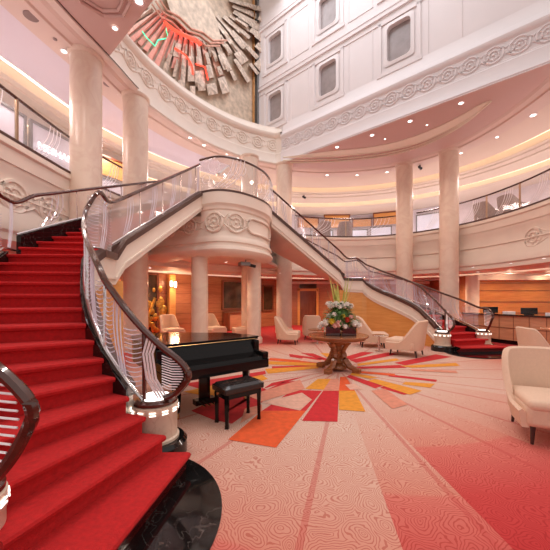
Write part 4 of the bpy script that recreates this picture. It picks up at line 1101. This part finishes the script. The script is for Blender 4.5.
ly = MB(); ly.box((W_/2-.05, .42, .40), (.16, .04, .5)); ly.box((W_/2-.05, .42, .13), (.30, .12, .07)); lyo = ly.build('pedal_lyre', 'black_lacquer', pn)
for k in (-1, 0, 1): MB().box((W_/2-.05+.07*k, .31, .11), (.03, .16, .012)).build('pedal', 'brass', lyo)
# bench
bn = thing('piano_bench', 'black button tufted piano bench in front of the grand piano', 'bench', (-.48, 3.92, 0), pang)
cs = MB(); nx, ny = 14, 9; bw, bd = .58, .36
vs = []
for i in range(nx+1):
    for j in range(ny+1):
        x = -bw/2+bw*i/nx; y = -bd/2+bd*j/ny; z = .52
        for bx in (-.19, -.065, .065, .19):
            for by in (-.08, .08):
                z -= .035*math.exp(-((x-bx)**2+(y-by)**2)/.0012)
        e = min(1, min(bw/2-abs(x), bd/2-abs(y))/.04); z -= .03*(1-e)**2
        vs.append((x, y, z))
fs = [(i*(ny+1)+j, (i+1)*(ny+1)+j, (i+1)*(ny+1)+j+1, i*(ny+1)+j+1) for i in range(nx) for j in range(ny)]
cs.add(vs, fs); cs.build('cushion_top', 'black_leather', bn, True)
MB().box((0, 0, .455), (bw, bd, .075)).build('cushion', 'black_leather', bn, True, bevel=.015)
MB().box((0, 0, .385), (bw-.06, bd-.06, .065)).build('apron', 'black_lacquer', bn)
for sx in (-1, 1):
    for sy in (-1, 1): MB().tube([(sx*(bw/2-.05), sy*(bd/2-.05), 0), (sx*(bw/2-.05), sy*(bd/2-.05), .06), (sx*(bw/2-.05), sy*(bd/2-.05), .40)], [.034, .026, .038], 4).build('leg', 'black_lacquer', bn)
for sx in (-1, 1): MB().lathe((sx*(bw/2+.0), 0, .41), [(.022, -.01), (.022, .02)], 10).build('height_knob', 'brass', bn)

# ---------------------------------------------------------------- ceiling fixtures
dl0 = None
def downlight(px, py, z, label, r_=.07, xy=None, grp='recessed ceiling downlights'):
    global dl0
    x, y = xy or at(px, py, z)
    if dl0 is None:
        dl0 = o = thing('ceiling_light', label, 'ceiling light', (x, y, z), 0, grp)
        MB().lathe((0, 0, 0), [(.075, -.012), (.10, -.012), (.105, 0), (.075, .0)], 20, False).build('trim_ring', 'etched', o, True)
        MB().lathe((0, 0, 0), [(.07, -.01), (.02, -.006)], 16).build('lens', 'lit', o, True)
    else: o = copy_tree(dl0); o['label'] = label
    o.location = (x, y, z-.003); o.scale = (r_*.72/.07,)*3; o['group'] = grp
    return o
for (u, v, r_, lb) in [(461, 103, .09, 'bright downlight in the pink soffit, highest at the right'), (410, 121, .09, 'bright downlight in the pink soffit, second from the right'), (372, 135, .09, 'downlight in the pink soffit left of the crescent middle'),
        (337, 147, .09, 'downlight at the left tip of the lit crescent'), (314, 154, .06, 'small downlight nearest the cornice corner'), (427, 125, .045, 'tiny downlight between the two brightest soffit downlights'), (385, 139, .045, 'tiny downlight in the middle of the pink soffit'),
        (64, 51, .08, 'bright downlight left of the nearest tall column'), (115, 28, .07, 'bright downlight in the coffered ceiling'), (139, 1, .10, 'large downlight at the top of the coffered ceiling'), (119, 94, .06, 'small downlight between the two left columns'),
        (160, 124, .07, 'downlight right of the second column'), (190, 137.5, .08, 'downlight above the left end of the balcony rail'), (204, 145, .08, 'downlight just above the balcony rail, beside a brighter one'), (227, 154, .06, 'downlight above the balcony rail near its middle'), (238, 158, .05, 'small downlight above the column seen in the balcony'),
        (327, 175, .09, 'bright downlight above the left grey tub chair'), (357, 175, .08, 'downlight above the right grey tub chair'), (387, 172, .08, 'downlight just left of the right columns'), (533, 115, .11, 'star bright downlight near the right edge'), (497, 137, .07, 'small downlight on the right of the high ceiling'), (461, 153, .07, 'downlight just right of the right column top')]:
    downlight(u, v, ZR, lb, r_)
for (u, v, lb) in [(150, 268, 'downlight over the golden mosaic'), (206, 265, 'downlight under the round balcony left'), (226, 262, 'downlight under the round balcony middle'), (280, 273, 'downlight beside the corner column in the lower ceiling'),
        (473, 267, 'downlight in the lower ceiling right of the right column'), (511, 263, 'downlight in the lower ceiling over the reception desk'), (478, 272, 'small downlight above the white pilaster'), (544, 258, 'downlight in the lower ceiling at the right edge')]:
    downlight(u, v, 2.68, lb, .05, grp='downlights of the lower ceiling')
# round speaker grilles / sprinklers on the high ceiling
def grille(px, py, z, label, r_):
    x, y = at(px, py, z); o = MB().lathe((x, y, z-.012), [(r_, .01), (r_, 0), (r_*.8, -.004), (.01, -.004)], 20).build('speaker_grille', 'grey_fabric', None, True)
    tag(o, label, 'speaker', 'round ceiling speakers')
grille(31, 16, ZR, 'round ceiling speaker at the top left', .14)
grille(55, 39, ZR, 'small dark ceiling sensor left of the bright downlight', .045)
grille(108, 84, ZR, 'round ceiling speaker between the left columns', .12)
def spot(px, py, z, label):
    x, y = at(px, py, z); t = thing('spotlight', label, 'spotlight', (x, y, z), .6, 'black spotlights')
    MB().lathe((0, 0, -.05), [(.03, 0), (.03, .05)], 10).build('mount', 'screen_black', t)
    m = MB().tube([(-.10, 0, -.10), (.10, 0, -.14)], [.05, .065], 12).build('lamp_head', 'screen_black', t, True)
spot(420, 165, ZR, 'black spotlight under the ceiling between the two right columns')
spot(304, 195, 7.42, 'black spotlight on the high ceiling right of the corner column')
t = thing('projector', 'grey and black projector hanging under the round balcony', 'projector', (-.95, 9.75, 2.84), .5)
MB().tube([(0, 0, 0), (0, 0, -.08)], .02, 8).build('mount', 'grey_metal', t)
MB().box((-.05, 0, -.14), (.34, .25, .12)).build('body', 'grey_metal', t, bevel=.02)
MB().tube([(.12, 0, -.16), (.34, 0, -.20)], .05, 12).build('lens_barrel', 'screen_black', t, True)
